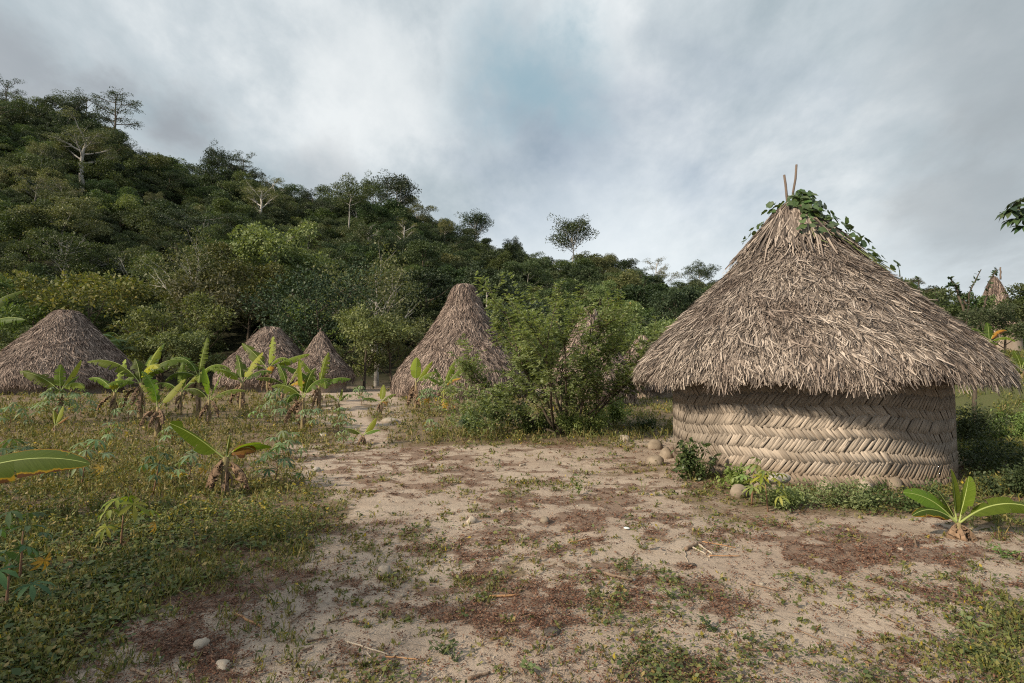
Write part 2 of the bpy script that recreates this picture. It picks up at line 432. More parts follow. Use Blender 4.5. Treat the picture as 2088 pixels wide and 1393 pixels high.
def banana_mat(name, base, light, edge=None, edge_amount=0.0):
    m, nt, out = new_mat(name)
    at_t = nt.nodes.new('ShaderNodeAttribute'); at_t.attribute_name = 'along'
    at_w = nt.nodes.new('ShaderNodeAttribute'); at_w.attribute_name = 'across'
    cx = nt.nodes.new('ShaderNodeCombineXYZ')
    nt.links.new(math_node(nt, 'ADD', math_node(nt, 'MULTIPLY', at_t.outputs['Fac'], 90.0), math_node(nt, 'MULTIPLY', at_w.outputs['Fac'], -7.0)), cx.inputs[0])
    nt.links.new(math_node(nt, 'MULTIPLY', at_w.outputs['Fac'], 0.6), cx.inputs[1])
    v = N(nt, 'ShaderNodeTexNoise', i_Scale=1.0, i_Detail=3.0, i_Roughness=0.6); nt.links.new(cx.outputs[0], v.inputs['Vector'])
    c = ramp(nt, v.outputs[0], [(0.25, base), (0.75, light)])
    oi = nt.nodes.new('ShaderNodeObjectInfo')
    hsv = nt.nodes.new('ShaderNodeHueSaturation'); nt.links.new(c, hsv.inputs['Color'])
    nt.links.new(maprange(nt, oi.outputs['Random'], 0, 1, 0.5, 1.25, False), hsv.inputs['Value'])
    nt.links.new(maprange(nt, math_node(nt, 'FRACT', math_node(nt, 'MULTIPLY', oi.outputs['Random'], 5.3)), 0, 1, 0.465, 0.51, False), hsv.inputs['Hue'])
    c = hsv.outputs[0]
    if edge:
        nb = noise(nt, 9, 5, 0.65)
        e = math_node(nt, 'ADD', math_node(nt, 'MULTIPLY', math_node(nt, 'MAXIMUM', at_w.outputs['Fac'], math_node(nt, 'MULTIPLY', at_t.outputs['Fac'], 0.55)), 1.0),
                      math_node(nt, 'MULTIPLY', math_node(nt, 'SUBTRACT', nb, 0.5), 0.9))
        c = mixc(nt, maprange(nt, e, 1.02 - edge_amount, 1.12 - edge_amount), c, edge)
        c = mixc(nt, maprange(nt, e, 1.14 - edge_amount, 1.22 - edge_amount), c, (0.12, 0.055, 0.025))
    b = N(nt, 'ShaderNodeBsdfPrincipled', i_Roughness=0.5); b.inputs['Specular IOR Level'].default_value = 0.18
    nt.links.new(c, b.inputs['Base Color'])
    bp = N(nt, 'ShaderNodeBump', i_Strength=0.25, i_Distance=0.01); nt.links.new(v.outputs[0], bp.inputs['Height']); nt.links.new(bp.outputs[0], b.inputs['Normal'])
    t = nt.nodes.new('ShaderNodeBsdfTranslucent')
    nt.links.new(mixc(nt, 1.0, c, (1.5, 1.45, 0.55), 'MULTIPLY'), t.inputs[0])
    mx = nt.nodes.new('ShaderNodeMixShader'); mx.inputs[0].default_value = 0.5
    nt.links.new(b.outputs[0], mx.inputs[1]); nt.links.new(t.outputs[0], mx.inputs[2])
    nt.links.new(mx.outputs[0], out.inputs[0])
    return m
M['ban_g'] = banana_mat('banana leaf', (0.060, 0.112, 0.014), (0.140, 0.220, 0.030))
M['ban_y'] = banana_mat('pale banana leaf', (0.18, 0.25, 0.035), (0.30, 0.34, 0.06))
M['ban_e'] = banana_mat('banana leaf with burnt edge', (0.07, 0.13, 0.024), (0.12, 0.20, 0.042), (0.42, 0.27, 0.03), 0.28)
M['ban_o'] = banana_mat('orange dying banana leaf', (0.34, 0.25, 0.03), (0.45, 0.27, 0.04), (0.30, 0.13, 0.04), 0.45)
M['ban_rib'] = simple_mat('banana midrib', (0.22, 0.27, 0.08), (0.33, 0.37, 0.13), 8, 0.5, 0.05)
M['ban_dead'] = simple_mat('dead banana leaf', (0.10, 0.065, 0.042), (0.27, 0.18, 0.115), 9, 0.85, 0.6, 40, island=0.15, objvar=0.2)
M['ban_stem'] = simple_mat('banana stem', (0.16, 0.14, 0.06), (0.30, 0.22, 0.12), 7, 0.7, 0.4, 30, (2, 2, 0.4))
M['ban_stem_dry'] = simple_mat('dry banana sheath', (0.12, 0.085, 0.055), (0.30, 0.215, 0.15), 9, 0.85, 0.6, 40, (3, 3, 0.5))
# ------------------------------------------------------------------ terrain
SKY_X = np.array([-700, -300, 0, 130, 200, 260, 330, 430, 500, 560, 640, 700, 780, 860, 900, 960, 1030, 1100, 1150, 1250, 1330, 1400, 1480, 1700, 1850, 1920, 2088, 2500, 3200.])
SKY_Y = np.array([60, 120, 195, 212, 240, 300, 318, 338, 350, 380, 402, 396, 396, 428, 450, 470, 492, 522, 520, 536, 552, 574, 580, 580, 578, 598, 640, 655, 660.])
FOOT = 43.0
def ridge_depth(u):
    return np.interp(u, [-1.6, -0.95, -0.3, 0.1, 0.4, 1.0, 1.6], [150, 150, 165, 185, 205, 190, 190])
def height(x, y):
    x = np.asarray(x, float); y = np.asarray(y, float)
    yy = np.maximum(y, 1.0); u = np.clip(x / yy, -1.7, 1.9)
    base = 0.35 * sstep(10, 28, y) + 0.05 * (fbm(x * 0.35 + 5, y * 0.35, 3, 3) - 0.5) * 2 * sstep(1, 4, y)
    base = base + 0.02 * (fbm(x * 2.1, y * 2.1, 9, 3) - 0.5) * 2
    base = base + 2.0 * sstep(9.5, 20, x) * sstep(8.5, 19, y) * (1 - 0.4 * sstep(30, 44, y))
    px = CX + u * FPX * 1.0
    yr = ridge_depth(u)
    sky_py = np.interp(px, SKY_X, SKY_Y) + 74
    _, ry, rz = pixel_ray(px, sky_py)
    zr = EYE + rz / ry * yr
    s = (y - FOOT) / (yr - FOOT)
    sc = np.clip(s, 0, 1)
    prof = 0.75 * sc + 0.25 * sc * sc * (3 - 2 * sc)
    bump = (fbm(x * 0.03 + 3, y * 0.03, 21, 3) - 0.5) * 9 * np.sin(np.clip(sc, 0, 1) * pi)
    hill = prof * (zr - base) + bump * sc
    over = np.clip(s - 1, 0, 4)
    return base + hill - over * (yr - FOOT) * 0.25

def ground_np(px, py, it=10):
    """ground points under photo pixels of the near field"""
    a, b, c = pixel_ray(px, py)
    t = (0.1 - EYE) / np.minimum(c, -0.004)
    for _ in range(it):
        hgt = height(a * t, b * t)
        tn = (hgt - EYE) / np.minimum(c, -0.004)
        t = 0.5 * t + 0.5 * tn
    return a * t, b * t

def ground(px, py):
    """first hit of the pixel's ray on the terrain, hillside included"""
    a, b, c = (float(v) for v in pixel_ray(px, py))
    t = np.concatenate([np.arange(1.5, 45, 0.02), np.arange(45, 300, 0.15)])
    dz = EYE + c * t - height(a * t, b * t)
    k = np.argmax(dz < 0) if (dz < 0).any() else np.argmin(np.abs(b * t - 0.97 * ridge_depth(a / b)))
    return Vector((a * t[k], b * t[k], float(height(a * t[k], b * t[k]))))

def on(x, y, dz=0.0):
    return Vector((x, y, float(height(x, y)) + dz))

# --- cover maps of the yard: where weeds grow, where dry red creepers lie
GB_Y = np.array([760, 800, 830, 860, 880, 900, 930, 960, 1000, 1050, 1100, 1150, 1200, 1250, 1300, 1350, 1393, 1600])
GB_X = np.array([640, 690, 720, 800, 800, 720, 640, 620, 650, 690, 630, 560, 480, 350, 250, 190, 120, -200])
def blob(px, py, cx, cy, rx, ry):
    return np.exp(-(((px - cx) / rx) ** 2 + ((py - cy) / ry) ** 2))
def covers(x, y):
    z = height(x, y)
    px, py = to_pixel(x, np.maximum(y, 0.6), z)
    n1 = fbm(x * 0.9, y * 0.9, 31, 5); n2 = fbm(x * 3.1 + 9, y * 3.1, 47, 5); n3 = fbm(x * 1.3 + 40, y * 0.8, 71, 5)
    bx = np.interp(py, GB_Y, GB_X)
    left = sstep(170, -170, px - bx + (n1 - 0.5) * 520 + (n2 - 0.5) * 260)
    hutw = sstep(925, 975, py) * sstep(1105, 1020, py + (n1 - .5) * 120) * sstep(1330, 1430, px + (n2 - .5) * 80) * (1 - 0.75 * blob(px, py, 1400, 1040, 90, 40))
    right = np.maximum(sstep(1925, 1985, px) * sstep(1110, 1060, py + (n1 - .5) * 60), sstep(8.0, 9.5, x) * sstep(9, 10.5, y))
    lowr = np.clip(1.5 * blob(px, py, 2080, 1320, 150, 85), 0, 1) * sstep(0.36, 0.5, n2)
    band = sstep(700, 860, px) * sstep(1400, 1330, px) * sstep(860, 872, py) * sstep(925, 900, py + (n1 - .5) * 45)
    backf = sstep(905, 880, py) * sstep(700, 900, px) * sstep(800, 815, py)
    mid = 0.85 * sstep(0.47, 0.66, 0.5 * n3 + 0.5 * n2) * sstep(620, 760, px) * sstep(2088, 1950, px) * sstep(915, 960, py)
    diag = 1.0 * np.clip(blob(px, py, 1190, 1165, 150, 40) + blob(px, py, 1350, 1240, 130, 45) + 0.8 * blob(px, py, 1000, 1180, 110, 40) + .8 * blob(px, py, 1420, 1010, 100, 40) + .6 * blob(px, py, 740, 1210, 90, 30) + .5 * blob(px, py, 720, 1290, 90, 22), 0, 1) * sstep(0.40, 0.56, n2)
    green = np.clip(np.maximum.reduce([left, hutw, right, lowr, band * 0.9, backf * 0.9, mid * 0.75, diag]), 0, 1)
    path = blob(px, py, 700, 800, 110, 9) + sstep(1, 0, np.abs(px - np.interp(py, [800, 830, 870, 900], [700, 722, 735, 760])) / np.interp(py, [800, 830, 900], [38, 26, 50])) * sstep(910, 880, py) * sstep(790, 800, py)
    sandp = np.clip(path, 0, 1)
    green = green * (1 - 0.95 * sandp)
    nl = 0.48 * fbm(x * 1.5 + 77, y * 1.5, 91, 5) + 0.52 * fbm(x * 5.0 + 7, y * 6.5, 95, 5)
    lit = sstep(0.495, 0.60, nl + 0.10 * (blob(px, py, 1050, 1060, 300, 110) + blob(px, py, 1030, 1270, 130, 60) + 1.3 * blob(px, py, 1850, 1115, 260, 28) + -0.2 * blob(px, py, 450, 1330, 240, 90) + blob(px, py, 850, 915, 230, 25) + 0.8 * blob(px, py, 1650, 1200, 130, 40) + blob(px, py, 1400, 1370, 120, 40)) - 0.03 - 0.10 * blob(px, py, 1750, 1290, 260, 70) - 0.08 * blob(px, py, 1250, 1310, 140, 60) - 0.08 * blob(px, py, 640, 1250, 140, 60))
    lit = lit * (1 - 0.35 * green) * (1 - sandp) * sstep(840, 880, py)
    return green, lit, sandp, px, py

# --- one sheet from behind the camera to beyond the ridge
ys = np.concatenate([np.linspace(-60, 0, 12)[:-1], np.linspace(0, 2.2, 12)[:-1], np.linspace(2.2, 12, 200)[:-1], 12 * np.exp(np.linspace(0, math.log(420 / 12), 190))])
us = np.concatenate([-np.geomspace(5.0, 1.1, 16)[:-1], np.linspace(-1.1, 1.1, 330), np.geomspace(1.1, 5.0, 16)[1:]])
YY, UU = np.meshgrid(ys, us, indexing='ij')
XX = UU * (np.maximum(YY, 0) + 1.6 + np.maximum(-YY, 0) * 0.6)
ZZ = height(XX, YY)
g_, l_, s_, px_, py_ = covers(XX, YY)
fine = (fbm(XX * 5, YY * 5, 5, 3) - 0.5) * 0.022 * sstep(24, 6, YY)
ZZ = ZZ + fine
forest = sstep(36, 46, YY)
nr, nc = YY.shape
idx = np.arange(nr * nc).reshape(nr, nc)
GF = np.stack([idx[:-1, :-1], idx[:-1, 1:], idx[1:, 1:], idx[1:, :-1]], -1).reshape(-1, 4)

gm, nt, out = new_mat('sandy yard soil')
def attr(nt, key):
    a = nt.nodes.new('ShaderNodeAttribute'); a.attribute_name = key; return a.outputs['Fac']
na = noise(nt, 2.2, 7, 0.6); nb = noise(nt, 22, 6, 0.65); nc_ = noise(nt, 140, 3, 0.6); nd = noise(nt, 0.5, 4, 0.5); ne = noise(nt, 420, 2, 0.5)
sand = ramp(nt, na, [(0.28, (0.265, 0.202, 0.155)), (0.52, (0.360, 0.287, 0.222)), (0.75, (0.435, 0.357, 0.282))])
sand = mixc(nt, maprange(nt, nc_, 0.30, 0.75, 0.0, 0.55), sand, (0.46, 0.385, 0.315))
sand = mixc(nt, maprange(nt, ne, 0.60, 0.72, 0.0, 0.45), sand, (0.19, 0.14, 0.105))
sand = mixc(nt, maprange(nt, nd, 0.42, 0.62, 0.0, 0.45), sand, (0.28, 0.205, 0.155))
litc = ramp(nt, nb, [(0.3, (0.070, 0.036, 0.024)), (0.7, (0.175, 0.100, 0.066))])
grc = ramp(nt, nb, [(0.3, (0.085, 0.066, 0.036)), (0.55, (0.155, 0.112, 0.066)), (0.8, (0.24, 0.175, 0.115))])
lm = maprange(nt, math_node(nt, 'ADD', attr(nt, 'litter'), math_node(nt, 'MULTIPLY', math_node(nt, 'SUBTRACT', nb, 0.5), 1.5)), 0.42, 0.78)
gmk = maprange(nt, math_node(nt, 'ADD', attr(nt, 'green'), math_node(nt, 'MULTIPLY', math_node(nt, 'SUBTRACT', nb, 0.5), 1.1)), 0.35, 0.80)
c = mixc(nt, math_node(nt, 'MULTIPLY', lm, 0.62), sand, litc)
c = mixc(nt, math_node(nt, 'MULTIPLY', gmk, 0.85), c, grc)
c = mixc(nt, math_node(nt, 'MULTIPLY', attr(nt, 'sand'), 0.8), c, sand)
c = mixc(nt, math_node(nt, 'MULTIPLY', attr(nt, 'meadow'), maprange(nt, nb, 0.25, 0.6, 0.5, 0.95)), c, (0.070, 0.084, 0.030))
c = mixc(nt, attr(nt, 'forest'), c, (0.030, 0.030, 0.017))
b = N(nt, 'ShaderNodeBsdfPrincipled', i_Roughness=0.95); b.inputs['Specular IOR Level'].default_value = 0.1
nt.links.new(c, b.inputs['Base Color'])
hsum = math_node(nt, 'ADD', math_node(nt, 'MULTIPLY', nb, 0.8), math_node(nt, 'ADD', math_node(nt, 'MULTIPLY', nc_, 0.25), math_node(nt, 'MULTIPLY', ne, 0.10)))
bp = N(nt, 'ShaderNodeBump', i_Strength=0.75, i_Distance=0.03)
nt.links.new(hsum, bp.inputs['Height']); nt.links.new(bp.outputs[0], b.inputs['Normal'])
nt.links.new(b.outputs[0], out.inputs[0])
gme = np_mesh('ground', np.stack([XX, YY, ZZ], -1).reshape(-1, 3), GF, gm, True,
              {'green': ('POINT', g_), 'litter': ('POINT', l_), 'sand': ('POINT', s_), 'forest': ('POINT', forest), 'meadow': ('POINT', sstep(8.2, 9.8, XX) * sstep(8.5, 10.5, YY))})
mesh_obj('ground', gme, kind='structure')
# ------------------------------------------------------------------ thatched huts
def prof_eval(prof):
    P = np.array(prof, float); ds = np.concatenate([[0], np.cumsum(np.hypot(*np.diff(P, axis=0).T))])
    def f(s):
        r = np.interp(s, ds, P[:, 0]); z = np.interp(s, ds, P[:, 1])
        e = 0.03
        dr = np.interp(s + e, ds, P[:, 0]) - np.interp(s - e, ds, P[:, 0]); dz = np.interp(s + e, ds, P[:, 1]) - np.interp(s - e, ds, P[:, 1])
        l = np.maximum(np.hypot(dr, dz), 1e-6)
        return r, z, -dz / l, dr / l          # radius, height, outward normal (radial, up)
    return f, ds

def lumps(th, s, seed):
    return (fbm(np.cos(th) * 2.2 + 5 + s * .3, np.sin(th) * 2.2 + s * 1.4, seed, 4) - 0.5)

def lathe(prof, n, close=False):
    P = np.array(prof, float); th = np.arange(n) * 2 * pi / n
    V = np.stack([P[:, None, 0] * np.cos(th), P[:, None, 0] * np.sin(th), np.repeat(P[:, 1:2], n, 1)], -1).reshape(-1, 3)
    F = [(i * n + j, i * n + (j + 1) % n, (i + 1) * n + (j + 1) % n, (i + 1) * n + j) for i in range(len(P) - 1) for j in range(n)]
    return V, np.array(F)

def thatch_mesh(name, prof, n_eave_s, count, L, W, seed, mat, fringe=0.12, top_len=0.8, view=None, lumpy=0.10):
    """overlapping dry strands laid down the slope, ragged at the eave; view = half-plane bias towards the camera side"""
    rng = np.random.default_rng(seed)
    f, ds = prof_eval(prof)
    S = ds[-1]; Se = ds[n_eave_s]
    # sample positions by area
    m = count * 3
    s = rng.uniform(0.0, Se, m); r = f(s)[0]
    keep = rng.uniform(0, 1, m) < (r + 0.12) / (np.max(np.array(prof)[:, 0]) + 0.12)
    s = s[keep][:count]; n = len(s)
    nf = int(count * fringe)
    s = np.concatenate([s, rng.uniform(Se - 0.42 * (L / 0.35), Se, nf)]); n = len(s)
    th = rng.uniform(0, 2 * pi, n)
    if view is not None:
        lo = rng.uniform(0, 1, n) < 0.72
        th = np.where(lo, view + rng.uniform(-1.75, 1.75, n), th)
    period = 0.42 * (L / 0.35)
    wob = lumps(th, s, seed + 5)
    phase = (s / period + wob * 1.6) % 1.0
    ln = L * rng.uniform(0.55, 1.3, n)
    near_top = s < top_len
    ln = np.where(near_top, ln * rng.uniform(1.3, 2.2, n), ln)
    yaw = rng.normal(0, 0.18, n) + (fbm(np.cos(th) * 4 + 7, s * 1.9 + np.sin(th) * 4, seed + 3, 3) - 0.5) * 1.6 * np.where(near_top, 0.5, 1)
    wild = rng.uniform(0, 1, n) < 0.06
    yaw = np.where(wild, rng.normal(0, 0.8, n), yaw)
    w = W * rng.uniform(0.5, 1.5, n)
    lift0 = 0.010 + 0.06 * (1 - phase) * (L / .35) + wob * lumpy + rng.uniform(-0.012, 0.012, n)
    tiplift = rng.gamma(1.5, 0.015, n) * (L / .35) - 0.010
    rag = fbm(np.cos(th) * 9 + 3, np.sin(th) * 9, seed + 8, 3)
    ln = np.where(s > Se - 0.45 * (L / .35), ln * (0.65 + 0.95 * rag), ln)
    bend = rng.normal(0, 0.3, n)
    pts = []
    for k, tt in enumerate((0.0, 0.5, 1.0)):
        sy = yaw + bend * (tt - 0.3)
        ss = s + ln * tt * np.cos(sy)
        over = np.maximum(ss - S, 0)
        ss = np.minimum(ss, S)
        r, z, nr_, nz = f(ss)
        tth = th + ln * tt * np.sin(sy) / np.maximum(r, 0.22)
        off = lift0 + tiplift * tt * tt - 0.02 * (tt == 0)
        rr = r + off * nr_; z2 = z + off * nz - over
        pts.append(np.stack([rr * np.cos(tth), rr * np.sin(tth), z2], -1))
    r, z, nr_, nz = f(np.minimum(s, S))
    nrmv = np.stack([nr_ * np.cos(th), nr_ * np.sin(th), nz], -1)
    nrmv = nrm(nrmv + rng.normal(0, 0.35, (n, 3)))
    d1 = nrm(pts[2] - pts[0])
    side = nrm(np.cross(d1, nrmv))
    tw = (0.8, 1.0, 0.45)
    V = np.stack([p + sg * side * (w * q)[:, None] * 0.5 for p, q in zip(pts, tw) for sg in (-1, 1)], 1).reshape(-1, 3)
    base = np.arange(n)[:, None] * 6
    F = np.concatenate([base + np.array([0, 1, 3, 2]), base + np.array([2, 3, 5, 4])], 0)
    return np_mesh(name, V, F, mat)

def core_mesh(name, prof, seed, inset=0.03, lumpy=0.08, n=72, mat='thatch_core'):
    """solid thatch body under the loose strands"""
    f, ds = prof_eval(prof)
    s = np.linspace(0.0, ds[-1], 26); th = np.arange(n) * 2 * pi / n
    Sg, Tg = np.meshgrid(s, th, indexing='ij')
    r, z, a, b2 = f(Sg)
    off = lumps(Tg, Sg, seed + 5) * lumpy - inset
    rr = np.maximum(r + off * a, 0.004); zz = z + off * b2
    V = np.stack([rr * np.cos(Tg), rr * np.sin(Tg), zz], -1).reshape(-1, 3)
    k = len(s)
    F = [(i * n + j, (i + 1) * n + j, (i + 1) * n + (j + 1) % n, i * n + (j + 1) % n) for i in range(k - 1) for j in range(n)]
    # underside
    Vu = np.stack([np.maximum(rr[-1] - 0.16, 0.1) * np.cos(th), np.maximum(rr[-1] - 0.16, 0.1) * np.sin(th), zz[-1] + 0.10], -1)
    top = np.stack([0.05 * np.cos(th), 0.05 * np.sin(th), np.full(n, z.max() - 0.35 * (z.max() - z.min()) - .2)], -1)
    o = len(V)
    F += [((k - 1) * n + j, o + j, o + (j + 1) % n, (k - 1) * n + (j + 1) % n) for j in range(n)]
    F += [(o + j, o + n + j, o + n + (j + 1) % n, o + (j + 1) % n) for j in range(n)]
    return np_mesh(name, np.concatenate([V, Vu, top]), np.array(F), M[mat], True)

def pole(name, parent, p0, p1, r, mat='pole', bend=0.02, seed=0):
    rng = np.random.default_rng(seed + 900)
    t = np.linspace(0, 1, 6)[:, None]
    P = np.array(p0) * (1 - t) + np.array(p1) * t + rng.normal(0, bend, (6, 3)) * np.sin(t * pi)
    V, F = tube(P, np.linspace(r, r * 0.8, 6), 8)
    g = Geo(); g.add(V, F)
    return mesh_obj(name, g.mesh(name, M[mat], True), parent)

def far_hut(name, label, base, eave_r, prof, wall_r, wall_h, count, L, W, seed, view, poles=(), mat='thatch_far', group='thatched huts of the village', wallmat='mud'):
    t = thing(name, label, 'hut', base, 0, group)
    mesh_obj('roof_body', core_mesh('roof body', prof, seed, 0.05), t)
    mesh_obj('thatch', thatch_mesh('thatch', prof, len(prof) - 2, count, L, W, seed, M[mat], 0.16, 0.9, view), t, kind='stuff')
    rng = np.random.default_rng(seed)
    th = np.linspace(0, 2 * pi, 48, endpoint=False)
    zs = np.linspace(-0.3, wall_h, 5)
    V = np.stack([np.stack([(wall_r + 0.02 * rng.normal(size=48)) * np.cos(th), wall_r * np.sin(th), np.full(48, z)], -1) for z in zs]).reshape(-1, 3)
    F = [(i * 48 + j, i * 48 + (j + 1) % 48, (i + 1) * 48 + (j + 1) % 48, (i + 1) * 48 + j) for i in range(4) for j in range(48)]
    mesh_obj('wall', np_mesh('wall', V, np.array(F), M[wallmat]), t)
    for i, (p0, p1, r) in enumerate(poles): pole('roof_pole', t, p0, p1, r, seed=seed + i)
    return t

# --- the near hut on the right
HX, HY = 10.6 * sin(R(27.9)), 10.6 * cos(R(27.9))
HUT = on(HX, HY); HUT.z = -0.02
hut = thing('thatched_hut', 'large thatched hut with woven cane wall and two poles at its tip', 'hut', HUT, 0, 'thatched huts of the village')
hprof = [(0.02, 4.50), (0.16, 4.36), (0.40, 4.06), (0.72, 3.68), (1.15, 3.22), (1.80, 2.60), (2.38, 2.02), (2.60, 1.74), (2.73, 1.46), (2.76, 1.13)]
VIEW = math.atan2(-HY, -HX)
mesh_obj('roof_body', core_mesh('roof body', hprof[:-1], 11, 0.045, 0.10, 96), hut)
mesh_obj('thatch', thatch_mesh('thatch', hprof, len(hprof) - 3, 96000, 0.33, 0.0150, 11, M['thatch'], 0.17, 1.0, VIEW), hut, kind='stuff')
# long tied bundle at the tip
def tip_mesh(seed, n, zt, zb, rb, L, W, mat):
    rng = np.random.default_rng(seed)
    th = rng.uniform(0, 2 * pi, n); ln = L * rng.uniform(0.5, 1.15, n)
    f, ds = prof_eval(hprof)
    pts = []
    s0 = rng.uniform(0.0, 0.45, n); curl = rng.normal(0, 0.16, n) + 0.35 * np.sin(th * 5 + 1)
    for tt in (0, 0.35, 0.7, 1.0):
        ss = s0 + ln * tt; r, z, a, b2 = f(ss)
        off = 0.10 + rng.uniform(0, 0.03, n) + 0.05 * np.sin(tt * pi) + (0.05 * rng.uniform(-0.5, 1.4, n) if tt == 1.0 else 0)
        t2 = th + curl * tt
        pts.append(np.stack([(r + off * a) * np.cos(t2), (r + off * a) * np.sin(t2), z + off * b2], -1))
    w = W * rng.uniform(0.6, 1.4, n)
    d1 = nrm(pts[3] - pts[0]); nn = nrm(np.stack([np.cos(th), np.sin(th), np.full(n, .7)], -1) + rng.normal(0, 0.3, (n, 3)))
    side = nrm(np.cross(d1, nn))
    V = np.stack([p + sg * side * (w * q)[:, None] * 0.5 for p, q in zip(pts, (0.7, 1, 1, 0.5)) for sg in (-1, 1)], 1).reshape(-1, 3)
    base = np.arange(n)[:, None] * 8
    F = np.concatenate([base + np.array([0, 1, 3, 2]), base + np.array([2, 3, 5, 4]), base + np.array([4, 5, 7, 6])], 0)
    return np_mesh('tip bundle', V, F, mat)
mesh_obj('tip_bundle', tip_mesh(5, 1500, 4.5, 3.6, 0.9, 1.05, 0.026, M['thatch']), hut, kind='stuff')
apex = lambda px, py: np.array(at(px, py, HY)) - np.array(HUT)
pole('roof_pole', hut, apex(1610, 470), apex(1599, 357), 0.025, seed=1)
pole('roof_pole', hut, apex(1611, 480), apex(1624, 336), 0.024, seed=2)

# woven wall: herringbone of cane strips, each strip a piece of its own where it shows
WR, BAND, PITCHW = 2.09, 0.156, 0.050
wall = mesh_obj('wall', np_mesh('wall backing', *lathe([(WR - 0.022, -0.1), (WR - 0.02, 0.7), (WR - 0.022, 1.75)], 90), M['weave_back'], True), hut)
rngw = np.random.default_rng(4)
strip_meshes = []
for k in range(8):
    w2 = rngw.uniform(0.0202, 0.0216); l2 = 0.104 * rngw.uniform(0.90, 1.16); th_ = 0.004
    bow = rngw.uniform(0.000, 0.003); tw = rngw.uniform(-0.0018, 0.0018)
    V = []
    for zz, bb in ((-l2, 0.0), (0, 0.0), (l2, 0.0)):
        e = rngw.uniform(-0.004, 0.004)
        V += [(-w2 + e, bb - tw, zz), (w2 + e, bb + tw, zz), (w2 + e, bb + tw - th_, zz), (-w2 + e, bb - tw - th_, zz)]
    F = [(0, 1, 5, 4), (4, 5, 9, 8), (1, 2, 6, 5), (5, 6, 10, 9), (3, 0, 4, 7), (7, 4, 8, 11), (8, 9, 10, 11), (3, 2, 1, 0)]
    strip_meshes.append((np.array(V, float), np.array(F)))
strip_data = [np_mesh('cane strip', V, F, M['weave']) for V, F in strip_meshes]
strips = []
nper = int(2 * pi * WR / PITCHW)
for bnd in range(11):
    lean = (1 if bnd % 2 == 0 else -1) * R(36)
    for j in range(nper):
        a = (j + 0.5 * (bnd % 2)) / nper * 2 * pi + rngw.normal(0, 0.004)
        wave = 0.035 * sin(a * 3 + 1) + 0.02 * sin(a * 7)
        z = 0.10 + bnd * BAND + wave + rngw.normal(0, 0.006)
        r = WR + rngw.uniform(-0.0015, 0.0015) + (0.002 if bnd % 2 else 0)
        # local: x tangent, y outward, z up
        Rm = Matrix.Translation((r * cos(a), r * sin(a), z)) @ Matrix.Rotation(a - pi / 2, 4, 'Z') @ Matrix.Rotation(lean + rngw.normal(0, 0.035), 4, 'Y')
        da = abs((a - VIEW + pi) % (2 * pi) - pi)
        shows = cos(da) if da < 1.35 else -1
        zpen = 1.0 if 0.1 < z < 1.12 else 0.55
        strips.append((shows * zpen, rngw.integers(8), Rm))
strips.sort(key=lambda q: -q[0])
for sc_, k, Rm in strips[:300]:
    o = mesh_obj('cane_strip', strip_data[k], wall); o.matrix_local = Rm
gw = Geo()
for sc_, k, Rm in strips[300:]:
    V, F = strip_meshes[k]
    A = np.array(Rm); gw.add(V @ A[:3, :3].T + A[:3, 3], F)
mesh_obj('cane_weave', gw.mesh('cane weave', M['weave']), wall, kind='stuff')

# --- village huts further back
def scaled(p, s, w=1.0): return [(r * s * w, z * s) for r, z in p]
def hut_at(px_l, px_r, py_apex, py_eave, py_base, Y, **k):
    cxp = (px_l + px_r) / 2
    c0 = at(cxp, py_base, Y); base = Vector((c0.x, Y, c0.z))
    er = (px_r - px_l) / 2 * Y / FPX * 0.955
    ze = at(cxp, py_eave, Y).z - base.z; za = at(cxp, py_apex, Y).z - base.z
    return base, er, ze, za
TOP_BLUNT = [(0.02, 1.0), (0.11, 0.985), (0.17, 0.93), (0.22, 0.82), (0.34, 0.665), (0.45, 0.54), (0.57, 0.42), (0.72, 0.29), (0.88, 0.155), (0.97, 0.055), (1.0, -0.03), (0.99, -0.10)]
TOP_WIDE = [(0.04, 1.0), (0.16, 0.975), (0.25, 0.87), (0.39, 0.71), (0.57, 0.53), (0.76, 0.33), (0.93, 0.13), (1.0, 0.0), (1.0, -0.08)]
TOP_SHARP = [(0.02, 1.0), (0.08, 0.94), (0.20, 0.80), (0.34, 0.60), (0.52, 0.40), (0.74, 0.22), (0.93, 0.08), (1.0, -0.01), (1.0, -0.08)]
def put_hut(label, px_l, px_r, py_apex, py_eave, py_base, Y, shape, count, L, W, seed, poles=(), **k):
    base, er, ze, za = hut_at(px_l, px_r, py_apex, py_eave, py_base, Y)
    prof = [(r * er, ze + q * (za - ze)) for r, q in shape]
    view = math.atan2(-base.y, -base.x)
    pp = [(np.array(at(a[0], a[1], Y)) - np.array(base), np.array(at(b[0], b[1], Y)) - np.array(base), r) for a, b, r in poles]
    return far_hut('thatched_hut', label, base, er, prof, er * 0.8, ze + 0.35 * (za - ze) * 0.5, count, L, W, seed, view, pp, **k)
put_hut('tall thatched hut with blunt tip partly hidden by the green bush', 797, 1092, 580, 783, 806, 27.0, TOP_BLUNT, 36000, 0.42, 0.027, 21)
put_hut('wide thatched hut at the left edge behind banana plants', -2, 262, 634, 770, 800, 30.0, TOP_WIDE, 28000, 0.42, 0.030, 22)
put_hut('low thatched hut behind the banana row, left of the pair', 446, 652, 668, 768, 792, 33.0, TOP_WIDE, 20000, 0.42, 0.031, 23)
put_hut('small pointed thatched hut with a stick at its tip, right of the pair', 586, 720, 676, 762, 788, 31.5, TOP_SHARP, 13000, 0.40, 0.030, 24, poles=(((650, 690), (655, 669), 0.05),))
put_hut('thatched hut seen through the branches of the green bush', 1112, 1296, 628, 778, 815, 21.5, TOP_BLUNT, 9000, 0.5, 0.036, 25)
